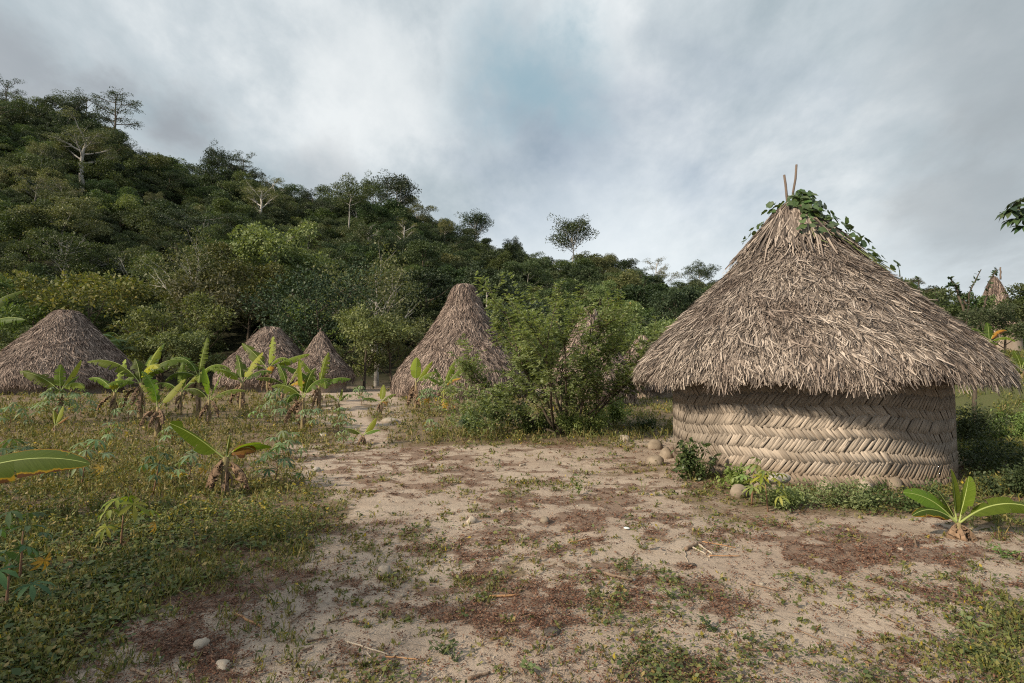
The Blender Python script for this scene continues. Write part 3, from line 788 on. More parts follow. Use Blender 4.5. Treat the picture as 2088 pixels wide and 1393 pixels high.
put_hut('thatched roof just left of the large hut, mostly behind leaves', 1235, 1385, 684, 770, 800, 26.0, TOP_SHARP, 5000, 0.5, 0.036, 26)
put_hut('distant thatched hut on the right rise with pole at its tip', 1985, 2085, 562, 665, 733, 34.0, TOP_SHARP, 5000, 0.5, 0.04, 27, poles=(((2040, 570), (2040, 545), 0.05),))
# ------------------------------------------------------------------ trees
def tree_proto(seed, H=10.0, Rc=4.0, fork=0.45, limbs=6, subs=3, clusters=2, leaves=3200, leaf=0.34, flat=0.5, rc=0.26,
               lean=0.1, trunk_r=0.18, up=0.55, droop=0.0, bark_sides=6, crown_top=1.0, cup=0.0):
    """returns (trunk geo, crown verts, crown faces)"""
    rng = np.random.default_rng(seed)
    g = Geo()
    top = np.array([rng.normal(0, lean) * H * 0.5, rng.normal(0, lean) * H * 0.5, H * 0.88])
    t = np.linspace(0, 1, 9)[:, None]
    wig = np.concatenate([np.zeros((1, 3)), np.cumsum(rng.normal(0, 0.014 * H, (8, 3)) * (1, 1, 0), 0)])
    P = top * t + wig * t
    P[0, 2] = -0.6
    g.add(*tube(P, np.linspace(trunk_r * 1.15, trunk_r * 0.22, 9) * np.array([1.3] + [1] * 8), bark_sides + 2 if bark_sides % 2 == 0 else 8))
    def on_trunk(q):
        k = q * 8; i = min(int(k), 7); return P[i] * (1 - (k - i)) + P[i + 1] * (k - i)
    cl = []
    for i in range(limbs):
        q = fork + (0.97 - fork) * (i + rng.uniform(0, 0.8)) / limbs
        p0 = on_trunk(q); az = i * 2.4 + rng.uniform(-0.5, 0.5)
        span = Rc * (0.55 + 0.45 * sin(pi * min(1, (q - fork) / (1.02 - fork) * 0.75 + 0.25))) * rng.uniform(0.7, 1.1)
        el = up * rng.uniform(0.6, 1.3)
        d = np.array([cos(az) * cos(el), sin(az) * cos(el), sin(el)])
        tt = np.linspace(0, 1, 6)[:, None]
        L = span
        B = p0 + d * L * tt + np.array([0, 0, 1]) * (0.18 * L * tt ** 2 - droop * L * tt ** 3) + np.cumsum(rng.normal(0, 0.03 * L, (6, 3)), 0) * tt
        r0 = trunk_r * 0.42 * (1.1 - q * 0.5)
        g.add(*tube(B, np.linspace(r0, r0 * 0.3, 6), 4, False))
        cl.append(B[-1])
        for j in range(subs):
            k = rng.integers(2, 5); s0 = B[k]; az2 = az + rng.uniform(-1.3, 1.3); el2 = el * rng.uniform(0.2, 1.4)
            d2 = np.array([cos(az2) * cos(el2), sin(az2) * cos(el2), sin(el2)]); L2 = L * rng.uniform(0.3, 0.6)
            S = s0 + d2 * L2 * np.linspace(0, 1, 4)[:, None] + np.cumsum(rng.normal(0, 0.03 * L2, (4, 3)), 0)
            g.add(*tube(S, np.linspace(r0 * 0.45, r0 * 0.15, 4), 4, False))
            cl.append(S[-1])
            if clusters > 1: cl.append(S[2] + rng.normal(0, 0.1 * L2, 3))
    cl.append(P[-1] + (0, 0, 0.05 * H)); cl.append(P[-1] * 0.97 + rng.normal(0, 0.06 * H, 3) * (1, 1, .3))
    cl = np.array(cl)
    nC = len(cl)
    rad = Rc * rc * rng.uniform(0.5, 1.6, nC)
    w = rad ** 2; w /= w.sum()
    ci = rng.choice(nC, leaves, p=w)
    u = rand_unit(rng, leaves)
    u[:, 2] = np.where(rng.uniform(0, 1, leaves) < 0.7, np.abs(u[:, 2]), u[:, 2])
    rr = rng.uniform(0.25, 1.0, leaves) ** 0.55
    pos = cl[ci] + u * (rad[ci] * rr)[:, None] * np.array([1, 1, flat]) - np.array([0, 0, 1]) * (rad[ci] * 0.25 * (u[:, 0] ** 2 + u[:, 1] ** 2) * rr)[:, None] * (1 + cup)
    nn = nrm(u * np.array([0.7, 0.7, 1]) * 0.7 + np.array([0, 0, 0.55]) + rng.normal(0, 0.62, (leaves, 3)))
    dd = nrm(u + rng.normal(0, 0.8, (leaves, 3)) + np.array([0, 0, -0.25 - droop * 2]))
    L = leaf * rng.uniform(0.55, 1.35, leaves); 
    V, F = leaf_quads(pos, dd, nn, L, L * rng.uniform(0.42, 0.7, leaves))
    return g, V, F

class Proto:
    def __init__(s, seed, bark, fol, **k):
        g, V, F = tree_proto(seed, **k)
        s.trunk = g.mesh('trunk', M[bark], True); s.crown = np_mesh('crown', V, F, M[fol]); s.H = k.get('H', 10.0); s.fol = fol; s.bark = bark
        s.raw = (g, V, F)
PROTOS = {}
def proto(key, *a, **k): PROTOS[key] = Proto(*a, **k)
def plant_tree(key, loc, label, group=None, scl=1.0, rz=0.0, name='tree', cat='tree', fol=None, bark=None, sz=None, tilt=0.0):
    p = PROTOS[key]
    t = thing(name, label, cat, loc, rz, group)
    t.scale = (scl, scl, sz if sz else scl)
    t.rotation_euler = (tilt, 0, rz)
    a = mesh_obj('trunk', p.trunk, t); b_ = mesh_obj('crown', p.crown, t)
    for o, m in ((a, bark), (b_, fol)):
        if m:
            o.material_slots[0].link = 'OBJECT'; o.material_slots[0].material = M[m]
    return t

for i in range(4):
    proto(f'broad{i}', 100 + i, 'bark_grey', 'fol_mid', H=10, Rc=4.4, fork=0.26, limbs=10, subs=3, leaves=13000, leaf=0.25, flat=0.42, rc=0.27, up=0.5)
for i in range(3):
    proto(f'dense{i}', 120 + i, 'bark', 'fol_dark', H=9, Rc=3.9, fork=0.16, limbs=11, subs=3, leaves=12000, leaf=0.26, flat=0.55, rc=0.23, up=0.6)
for i in range(2):
    proto(f'feather{i}', 140 + i, 'bark_grey', 'fol_mid', H=11, Rc=4.8, fork=0.36, limbs=10, subs=4, leaves=11000, leaf=0.22, flat=0.28, rc=0.26, up=0.35)
for i in range(2):
    proto(f'weep{i}', 150 + i, 'bark_pale', 'fol_olive', H=9, Rc=3.4, fork=0.3, limbs=9, subs=3, leaves=9000, leaf=0.27, flat=0.9, rc=0.26, up=0.6, droop=0.25, cup=1.0)
for i in range(2):
    proto(f'sparse{i}', 160 + i, 'bark_pale', 'fol_dark', H=11, Rc=4.0, fork=0.55, limbs=8, subs=4, leaves=2400, leaf=0.23, flat=0.4, rc=0.17, up=0.5, trunk_r=0.2)
for i in range(3):
    proto(f'shrub{i}', 170 + i, 'bark', 'fol_mid', H=5, Rc=3.0, fork=0.10, limbs=10, subs=3, leaves=8200, leaf=0.19, flat=0.6, rc=0.22, up=0.65, trunk_r=0.10)
proto('twiggy', 180, 'bark_pale', 'fol_pale', H=5.2, Rc=3.0, fork=0.12, limbs=14, subs=6, leaves=4200, leaf=0.15, flat=0.9, rc=0.24, up=0.9, trunk_r=0.11)
proto('bare', 181, 'bark_pale', 'fol_pale', H=7, Rc=3.6, fork=0.35, limbs=9, subs=6, leaves=260, leaf=0.22, flat=0.5, rc=0.14, up=0.75, trunk_r=0.13)
proto('gloss', 182, 'bark', 'fol_gloss', H=6, Rc=3.4, fork=0.15, limbs=11, subs=4, leaves=9000, leaf=0.17, flat=0.85, rc=0.27, up=0.6, trunk_r=0.12)
# tall single trees of the ridge and slope
proto('giant', 190, 'bark_pale', 'fol_olive', H=26, Rc=10, fork=0.55, limbs=9, subs=5, leaves=9000, leaf=0.36, flat=0.35, rc=0.20, up=0.45, trunk_r=0.95, lean=0.03)
proto('skeleton', 191, 'bark', 'fol_dark', H=22, Rc=7.5, fork=0.48, limbs=13, subs=6, leaves=5000, leaf=0.34, flat=0.35, rc=0.13, up=0.28, trunk_r=0.42, lean=0.04)
proto('lollipop', 296, 'bark_pale', 'fol_dark', H=20, Rc=5.8, fork=0.62, limbs=12, subs=4, leaves=6500, leaf=0.42, flat=0.6, rc=0.30, up=0.75, trunk_r=0.30, lean=0.02)
proto('palepole', 193, 'bark_pale', 'fol_mid', H=24, Rc=6.5, fork=0.76, limbs=8, subs=4, leaves=6500, leaf=0.42, flat=0.45, rc=0.27, up=0.4, trunk_r=0.34, lean=0.03)
proto('halfdead', 194, 'bark_pale', 'fol_olive', H=17, Rc=5.0, fork=0.5, limbs=9, subs=5, leaves=1900, leaf=0.27, flat=0.4, rc=0.16, up=0.6, trunk_r=0.36, lean=0.05)

def span_tree(key, px, py_base, py_top, label, rz=0.0, fol=None, bark=None, Y=None, wide=1.0, group='tall trees of the hillside forest', name='tree', cat='tree'):
    """a tree rooted where that pixel meets the terrain, as tall as it shows"""
    b = ground(px, py_base) if Y is None else None
    if Y is not None:
        p = at(px, py_base, Y); b = Vector((p.x, Y, float(height(p.x, Y))))
    top = at(px, py_top, b.y).z
    sc = (top - b.z) / (PROTOS[key].H * 0.97)
    return plant_tree(key, b, label, group, sc * wide, rz, name, cat, fol, bark, sz=sc)

span_tree('giant', 166, 410, 262, 'stout pale-trunked tree with olive crown high on the left slope', 0.4)
span_tree('palepole', 186, 400, 300, 'slim white trunk beside the stout pale-trunked tree', 1.4, 'fol_olive')
span_tree('skeleton', 228, 330, 183, 'nearly bare tall tree standing clear of the left ridge', 2.2)
span_tree('halfdead', 172, 260, 192, 'small half-bare tree leaning out of the left ridge line', 0.3, 'fol_dark', 'bark')
span_tree('giant', 531, 500, 376, 'pale-trunked tree with spreading olive crown in mid slope', 2.0, wide=0.8)
span_tree('palepole', 709, 530, 372, 'slim tree with one long white trunk below the ridge', 0.9, wide=0.9)
span_tree('halfdead', 748, 556, 455, 'crooked white trunk rising through mid-slope leaves', 1.2, 'fol_mid')
span_tree('lollipop', 758, 470, 374, 'open umbrella-crowned tree on the ridge beside the white trunk', 2.6, 'fol_mid', wide=1.1)
span_tree('lollipop', 812, 520, 372, 'dark ball-crowned tree standing above the middle ridge', 0.2)
span_tree('lollipop', 1168, 604, 458, 'lone round-crowned tree with bare trunk above the right ridge', 1.1, wide=0.95)
span_tree('halfdead', 1336, 622, 528, 'whitish half-dead tree near the right end of the ridge', 0.6)
span_tree('skeleton', 492, 400, 308, 'spindly nearly leafless tree on the left part of the ridge', 1.0, wide=0.8)
span_tree('lollipop', 441, 400, 312, 'dark tufted tree next to the spindly one on the ridge', 2.9)
span_tree('lollipop', 970, 530, 444, 'small flat-topped tree breaking the ridge above the tall hut', 0.7, 'fol_dark', wide=1.2)
span_tree('halfdead', 824, 560, 450, 'grey trunk hung with creepers below the ball-crowned tree', 2.4, 'fol_olive')
span_tree('halfdead', 8, 250, 158, 'bare twig-topped tree at the far left edge of the ridge', 2.0, 'fol_dark', 'bark_grey')
span_tree('palepole', 1545 - 120, 640, 540, 'slim tree on the ridge just left of the large hut', .3, 'fol_dark')

for i, (px, pb, pt, lab) in enumerate(((78, 400, 296, 'slim pale trunk left of the stout pale-trunked tree'), (104, 404, 306, 'thin straight trunk just left of the stout pale-trunked tree'), (315, 480, 396, 'thin pale trunk in the dark slope right of the left hut'), (440, 486, 404, 'slim grey trunk in mid slope above the low hut'),
        (470, 530, 440, 'thin leaning trunk above the low hut'), (655, 500, 412, 'slim pale trunk left of the long white trunk'), (905, 540, 452, 'slim pale trunk on the slope above the tall hut'), (1045, 560, 488, 'slim trunk on the ridge right of the tall hut'), (1240, 580, 520, 'slim pale trunk right of the lone round-crowned tree'))):
    span_tree('palepole', px, pb, pt, lab, rz=i * 1.1, fol='fol_dark' if i % 2 else 'fol_olive', wide=0.7)

# pale branching trees low on the left slope
for px, pyb, pyt, key, lab, fo in ((142, 625, 505, 'bare', 'pale-limbed spreading tree above the yellowish shrub', 'fol_mid'), (262, 640, 545, 'bare', 'leafless whitish tree right of the yellowish shrub', 'fol_pale'),
                               (212, 605, 500, 'feather0', 'thin grey-trunked feathery tree between the two pale ones', 'fol_mid'), (250, 590, 520, 'bare', 'forked grey tree behind the leafless whitish tree', 'fol_mid')):
    span_tree(key, px, pyb, pyt, lab, rz=px * 0.7, fol=fo, group='pale trees low on the slope')

# near edge of the wood: trees and shrubs that can be told apart
EDGE = [
 ('shrub0', 168, 770, 588, 40, 'fol_yellow', 'yellowish shrub with orange tips behind the left hut'),
 ('shrub1', 60, 770, 625, 38, 'fol_light', 'light green shrub left of the left hut roof'),
 ('shrub2', 415, 765, 600, 46, 'fol_olive', 'brownish shrubby tree left of the low hut'),
 ('twiggy', 400, 700, 540, 52, 'fol_olive', 'grey twiggy tree above the brownish shrub'),
 ('shrub1', 505, 720, 545, 54, 'fol_olive', 'olive bushy tree on the slope above the low hut'),
 ('weep0', 572, 700, 470, 62, 'fol_light', 'light green draped tree on the slope above the pair of huts'),
 ('gloss', 640, 790, 594, 37, None, 'dark glossy broadleaf tree behind the pair of huts'),
 ('twiggy', 768, 760, 578, 42, 'fol_pale', 'pale twiggy tree left of the tall hut'),
 ('shrub0', 800, 800, 660, 36, 'fol_light', 'bright green shrub against the left side of the tall hut'),
 ('shrub2', 742, 790, 660, 34, 'fol_light', 'round green shrub between the pointed hut and the tall hut'),
 ('shrub1', 330, 790, 640, 37, 'fol_light', 'feathery green shrub right of the left hut'),
 ('shrub2', 380, 790, 690, 36, 'fol_light', 'low leafy shrub left of the low hut'),
 ('dense1', 860, 720, 560, 56, 'fol_dark', 'dark tree close behind the left slope of the tall hut'),
 ('weep1', 985, 720, 560, 58, 'fol_dark', 'brownish creeper-hung tree behind the tall hut'),
 ('shrub0', 1048, 760, 640, 44, 'fol_dark', 'dark shrub behind the right slope of the tall hut'),
 ('shrub1', 1345, 800, 660, 30, 'fol_light', 'bright green shrub touching the left eave of the large hut'),
 ('dense0', 1380, 760, 600, 48, 'fol_dark', 'dark tree behind the bright shrub by the large hut'),
 ('shrub2', 20, 800, 690, 34, 'fol_mid', 'green shrub at the left edge beside the left hut'),
 ('shrub1', 1890, 800, 600, 30, 'fol_mid', 'dark green shrub behind the right slope of the large hut'),
 ('dense2', 1935, 800, 615, 27, 'fol_mid', 'leafy tree right of the large hut roof'),
 ('shrub0', 2052, 790, 618, 26, 'fol_light', 'leafy tree in front of the distant hut on the right'),
 ('shrub2', 2028, 780, 636, 22, 'fol_mid', 'low green shrub below the leafy trees on the right rise'),
 ('shrub1', 2150, 790, 610, 24, 'fol_mid', 'tall shrub at the right edge beyond the large hut'),
 ('shrub0', 1850, 800, 640, 24, 'fol_dark', 'dark shrub hugging the back of the large hut'),
]
for i, (key, px, pyb, pyt, Y, fo, lab) in enumerate(EDGE):
    span_tree(key, px, pyb, pyt, lab, rz=i * 1.7, fol=fo, Y=Y, group='trees and shrubs at the edge of the wood', name='shrub' if key.startswith(('shrub', 'twiggy')) else 'tree', cat='shrub' if key.startswith(('shrub', 'twiggy')) else 'tree')

# --- the forest on the hillside
rng = np.random.default_rng(77)
spots = []
cand = 0
kinds = ['broad0', 'broad1', 'broad2', 'broad3', 'dense0', 'dense1', 'dense2', 'feather0', 'feather1', 'weep0', 'weep1', 'sparse0', 'sparse1', 'shrub0', 'shrub1', 'shrub2']
LOOK = {'broad': ('mid green broad-crowned forest tree', 'broad-crowned forest trees'), 'dense': ('dark dense-crowned forest tree', 'dense dark forest trees'), 'feather': ('flat layered feathery forest tree', 'feathery forest trees'),
        'weep': ('olive creeper-draped forest tree', 'creeper-draped forest trees'), 'sparse': ('thin-crowned forest tree with visible pale limbs', 'thin-crowned forest trees'), 'shrub': ('bushy understorey tree of the lower slope', 'bushy lower-slope trees')}
while len(spots) < 262 and cand < 60000:
    cand += 1
    u = rng.uniform(-1.02, 1.0); 
    yr = float(ridge_depth(u))
    y = FOOT + 3 + (yr + 3 - FOOT) * rng.uniform(0, 1) ** 0.85
    if u > 0.42:                       # behind the large hut only the ridge shows
        if u < 0.66 or y < yr - 45: continue
    x = u * y
    sdist = 3.2 + 5.0 * (y - FOOT) / (yr - FOOT)
    if any((x - a) ** 2 + (y - b_) ** 2 < (0.5 * (sdist + c_)) ** 2 for a, b_, c_ in spots): continue
    spots.append((x, y, sdist))
FOLW = {'fol_mid': 'mid green', 'fol_dark': 'dark green', 'fol_light': 'light green', 'fol_olive': 'olive'}
SHAPEW = {'broad': 'broad-crowned', 'dense': 'dense-crowned', 'feather': 'feathery', 'weep': 'creeper-draped', 'sparse': 'thin-crowned', 'shrub': 'bushy'}
def column_words(px):
    for lim, w in ((130, 'at the far left'), (300, 'above the left hut'), (450, 'right of the left hut'), (590, 'above the low hut'), (720, 'above the pointed hut'), (860, 'left of the tall hut'), (1000, 'above the tall hut'),
                   (1140, 'right of the tall hut'), (1290, 'above the big bush'), (1480, 'left of the large hut')):
        if px < lim: return w
    return 'beyond the large hut'
def row_words(fr):
    return 'on the ridge' if fr > 0.86 else 'high on the slope' if fr > 0.6 else 'in mid slope' if fr > 0.36 else 'low on the slope' if fr > 0.16 else 'at the hill foot'
ORD = ['leftmost', 'second', 'third', 'fourth', 'fifth', 'sixth', 'seventh', 'eighth', 'ninth', 'tenth']
recs = []
for x, y, sd in spots:
    u = x / y; frac = (y - FOOT) / (float(ridge_depth(u)) - FOOT)
    if frac < 0.22: pool = ['shrub0', 'shrub1', 'shrub2', 'feather1', 'dense2', 'broad1', 'weep0']
    elif frac < 0.5: pool = ['broad0', 'broad2', 'broad3', 'dense1', 'feather0', 'feather1', 'weep1', 'shrub1', 'dense0', 'sparse0']
    else: pool = ['broad0', 'broad1', 'broad2', 'broad3', 'dense0', 'dense1', 'dense2', 'feather0', 'feather1', 'sparse0', 'dense0', 'broad1', 'dense1', 'dense2']
    key = pool[rng.integers(len(pool))]; kind = key.rstrip('0123456789')
    want = (4.2 + 6.0 * min(frac, 1) ** 0.7) * rng.uniform(0.65, 1.35)
    if key.startswith('shrub'): want = min(want, 5.5)
    sc = want / PROTOS[key].H
    pal = {'broad': ['fol_mid', 'fol_mid', 'fol_dark', 'fol_olive'], 'dense': ['fol_dark', 'fol_dark', 'fol_mid'], 'feather': ['fol_mid', 'fol_mid', 'fol_dark'], 'weep': ['fol_olive', 'fol_mid'], 'sparse': ['fol_dark', 'fol_olive'], 'shrub': ['fol_mid', 'fol_light', 'fol_olive', 'fol_light']}[kind]
    if frac > 0.55: pal = [p for p in pal if p != 'fol_light'] or pal
    fo = pal[rng.integers(len(pal))]; ppx = CX + FPX * u
    base = (FOLW[fo] + ' ' + SHAPEW[kind] + ' tree', row_words(frac) + ' ' + column_words(ppx))
    recs.append([ppx, x, y, key, sc, fo, base, row_words(frac)])
byb = {}
for r_ in sorted(recs, key=lambda q: q[0]): byb.setdefault(r_[6], []).append(r_)
for base, rs in byb.items():
    for i, (ppx, x, y, key, sc, fo, _b, rw) in enumerate(rs):
        lab = base[0] + ' ' + base[1] if len(rs) == 1 else base[0] + ', ' + ORD[i] + ('' if i == 0 else ' from left') + ', ' + base[1]
        plant_tree(key, on(x, y, -0.1), lab, 'forest trees ' + rw, sc * rng.uniform(0.95, 1.3), rng.uniform(0, 2 * pi), fol=fo,
                   bark=('bark_grey' if rng.uniform() < .5 else 'bark_pale' if rng.uniform() < .4 else 'bark'), sz=sc, tilt=rng.normal(0, 0.05))

# undergrowth between the trunks: a mass nobody could count
n = 50000
u = rng.uniform(-1.08, 0.46, n)
u[:6000] = rng.uniform(0.6, 1.05, 6000)
yr = ridge_depth(u)
y = FOOT - 4 + (yr - FOOT + 7) * rng.uniform(0, 1, n) ** 0.72
x = u * y
lump_ = fbm(x * 0.12, y * 0.12, 5, 4)
fr = (y - FOOT) / (yr - FOOT)
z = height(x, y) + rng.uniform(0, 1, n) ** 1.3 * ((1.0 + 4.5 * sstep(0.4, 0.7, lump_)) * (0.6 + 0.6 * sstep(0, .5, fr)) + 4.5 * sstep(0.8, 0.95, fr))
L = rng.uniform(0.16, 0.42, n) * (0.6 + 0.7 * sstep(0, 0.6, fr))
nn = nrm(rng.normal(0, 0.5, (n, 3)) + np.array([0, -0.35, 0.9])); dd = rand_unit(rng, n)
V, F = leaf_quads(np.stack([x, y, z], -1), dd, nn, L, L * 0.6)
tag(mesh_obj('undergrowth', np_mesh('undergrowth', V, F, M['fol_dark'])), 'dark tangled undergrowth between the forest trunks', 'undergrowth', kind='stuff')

# low canopy that fills the slope between the trees one can tell apart: one mass
def scatter(name, label, mesh, pos, scl, rot):
    src = bpy.data.objects.new('crown source', mesh)
    me = bpy.data.meshes.new(name); me.vertices.add(len(pos)); me.vertices.foreach_set('co', np.ascontiguousarray(pos, np.float32).ravel())
    a = me.attributes.new('scl', 'FLOAT', 'POINT'); a.data.foreach_set('value', np.ascontiguousarray(scl, np.float32))
    a = me.attributes.new('rot', 'FLOAT_VECTOR', 'POINT'); a.data.foreach_set('vector', np.ascontiguousarray(rot, np.float32).ravel())
    ng = bpy.data.node_groups.new(name, 'GeometryNodeTree')
    ng.interface.new_socket('Geometry', in_out='INPUT', socket_type='NodeSocketGeometry'); ng.interface.new_socket('Geometry', in_out='OUTPUT', socket_type='NodeSocketGeometry')
    gi = ng.nodes.new('NodeGroupInput'); go = ng.nodes.new('NodeGroupOutput'); ip = ng.nodes.new('GeometryNodeInstanceOnPoints'); oi = ng.nodes.new('GeometryNodeObjectInfo')
    oi.inputs['Object'].default_value = src; oi.inputs['As Instance'].default_value = True
    s1 = ng.nodes.new('GeometryNodeInputNamedAttribute'); s1.data_type = 'FLOAT'; s1.inputs['Name'].default_value = 'scl'
    s2 = ng.nodes.new('GeometryNodeInputNamedAttribute'); s2.data_type = 'FLOAT_VECTOR'; s2.inputs['Name'].default_value = 'rot'
    L = ng.links.new
    L(gi.outputs[0], ip.inputs['Points']); L(oi.outputs['Geometry'], ip.inputs['Instance']); L(s1.outputs['Attribute'], ip.inputs['Scale']); L(s2.outputs['Attribute'], ip.inputs['Rotation']); L(ip.outputs[0], go.inputs[0])
    o = mesh_obj(name, me); md = o.modifiers.new('scatter', 'NODES'); md.node_group = ng
    return tag(o, label, 'canopy', kind='stuff')
rs = np.random.default_rng(5)
for nm, lab, keys, cnt, lo, hi in (('low_canopy', 'dense dark low canopy filling the slope between the taller trees', 'dense0', 330, 0.10, 1.04), ('shrub_canopy', 'mid green bushy canopy filling the lower slope', 'shrub1', 240, 0.0, 0.6), ('mixed_canopy', 'broad leafy canopy filling the upper slope', 'broad3', 170, 0.25, 1.05),
      ('feathery_canopy', 'feathery layered canopy filling the slope', 'feather0', 150, 0.2, 1.05), ('draped_canopy', 'olive creeper-draped canopy filling the slope', 'weep0', 110, 0.1, 0.9), ('dark_canopy', 'dark dense canopy filling the upper slope', 'dense2', 180, 0.3, 1.05)):  # the last one repeats dense crowns with dark leaves
    u = rs.uniform(-1.05, 0.46, cnt); k = int(cnt * 0.12); u[:k] = rs.uniform(0.62, 1.05, k)
    fr = rs.uniform(0, 1, cnt) ** 0.8 * (hi - lo) + lo; fr[:k] = rs.uniform(0.8, 1.02, k)
    y = FOOT + 2 + fr * (ridge_depth(u) - FOOT); x = u * y
    size = (2.6 + 3.2 * fr) * rs.uniform(0.5, 1.55, cnt) / PROTOS[keys].H
    pos = np.stack([x, y, height(x, y) - 0.9 * size * PROTOS[keys].H * 0.22], -1)
    rot = np.stack([rs.normal(0, .2, cnt), rs.normal(0, .2, cnt), rs.uniform(0, 6.28, cnt)], -1)
    scatter(nm, lab, PROTOS[keys].crown, pos, size * 1.25, rot)
# ------------------------------------------------------------------ the big green bush in front of the huts
def big_bush():
    rng = np.random.default_rng(8)
    b = ground(1150, 884)
    t = thing('bush', 'large feathery green bush in front of the tall hut', 'bush', b)
    rad = 2.35
    tips = []
    for i in range(13):
        az = i * 2.4 + rng.uniform(-0.4, 0.4); out = rng.uniform(0.25, 1.0) * rad * (1.15 if cos(az) < 0 else 0.85); hh = rng.uniform(1.6, 3.0) * (1.15 - 0.35 * out / rad)
        q = np.linspace(0, 1, 8)[:, None]
        end = np.array([cos(az) * out, sin(az) * out, hh])
        P = np.array([rng.normal(0, 0.12), rng.normal(0, 0.12), -0.05]) * (1 - q) + end * np.concatenate([q ** 0.8, q ** 0.8, q ** 1.05], 1) + np.cumsum(rng.normal(0, 0.03, (8, 3)), 0) * q
        g = Geo(); g.add(*tube(P, np.linspace(0.038, 0.012, 8), 6))
        for j in range(9):
            k = rng.integers(2, 8); s0 = P[k]; a2 = az + rng.uniform(-1.6, 1.6); upw = rng.uniform(0.15, 1.2)
            d2 = np.array([cos(a2) * cos(upw), sin(a2) * cos(upw), sin(upw)]); L2 = rng.uniform(0.5, 1.15)
            S = s0 + d2 * L2 * np.linspace(0, 1, 6)[:, None] + np.array([0, 0, 0.22]) * (np.linspace(0, 1, 6)[:, None] ** 2) + np.cumsum(rng.normal(0, 0.02, (6, 3)), 0)
            g.add(*tube(S, np.linspace(0.013, 0.004, 6), 4, False))
            tips.append(S)
            for _ in range(2):
                kk = rng.integers(1, 5); a3 = a2 + rng.uniform(-1.2, 1.2); u3 = rng.uniform(0.0, 1.3); L3 = rng.uniform(0.3, 0.65)
                T = S[kk] + np.array([cos(a3) * cos(u3), sin(a3) * cos(u3), sin(u3)]) * L3 * np.linspace(0, 1, 5)[:, None] + np.array([0, 0, 0.1]) * (np.linspace(0, 1, 5)[:, None] ** 2)
                g.add(*tube(T, np.linspace(0.006, 0.003, 5), 4, False)); tips.append(T)
        mesh_obj('stem', g.mesh('stem', M['bark'], True), t)
    # long low sprays towards the left, tall upright shoots on top
    for i in range(26):
        a = rng.uniform(-2.6, 0.9); s0 = np.array([rng.uniform(-1.9, 1.3), rng.uniform(-1.0, 0.9), rng.uniform(1.9, 2.7)]); L2 = rng.uniform(0.7, 1.35)
        S = s0 + np.array([rng.normal(0, .18), rng.normal(0, .18), 1]) * L2 * np.linspace(0, 1, 7)[:, None]; tips.append(S)
    for i in range(34):
        s0 = np.array([rng.uniform(-2.6, -0.6), rng.uniform(-1.4, 0.4), rng.uniform(0.15, 1.3)]); a = rng.uniform(2.0, 4.6)
        S = s0 + np.array([cos(a), sin(a), rng.uniform(-0.2, 0.6)]) * rng.uniform(0.4, 0.9) * np.linspace(0, 1, 6)[:, None]; tips.append(S)
    gt = Geo()
    C, D, Nn, LL = [], [], [], []
    for S in tips:
        S = np.asarray(S); m = len(S); ax = nrm(S[-1:] - S[:1])[0]
        nl = 14
        for k in range(nl):
            q = 0.12 + 0.88 * k / (nl - 1); i = min(int(q * (m - 1)), m - 2); fpt = q * (m - 1) - i
            p = S[i] * (1 - fpt) + S[i + 1] * fpt
            a = k * 2.4 + rng.uniform(-.4, .4)
            sd = nrm(np.cross(ax, rng.normal(size=3))[None])[0]
            pd = nrm((sd + ax * 0.5 + np.array([0, 0, 0.05]))[None])[0]; pl = rng.uniform(0.10, 0.20) * (1.15 - 0.5 * q)
            # a pinnate leaf: leaflets in pairs along the petiole
            sv = nrm(np.cross(pd, np.array([0, 0, 1.0]))[None])[0]
            for r in range(5):
                f = (r + 1) / 5
                for sg in ((-1, 1) if r < 4 else (0,)):
                    C.append(p + pd * pl * f + np.array([0, 0, -0.03 * f * f])); D.append(sv * sg + pd * 0.55 + rng.normal(0, 0.15, 3)); Nn.append(np.array([0, 0, 1.0]) + rng.normal(0, 0.35, 3)); LL.append(rng.uniform(0.055, 0.095))
    C = np.array(C); D = np.array(D); Nn = np.array(Nn); LL = np.array(LL)
    print('bush leaflets', len(C))
    V, F = leaf_quads(C, D, Nn, LL, LL * 0.55)
    o = mesh_obj('foliage', np_mesh('foliage', V, F, M['fol_bush']), t, kind='stuff')
    # a few yellow leaves
    k = rng.choice(len(C), 60); V, F = leaf_quads(C[k], D[k], Nn[k], LL[k] * 1.5, LL[k] * 0.8)
    mesh_obj('yellow_leaf_cluster', np_mesh('yellow leaves', V, F, M['fol_dry_yellow']), t, kind='stuff')
    return t
big_bush()
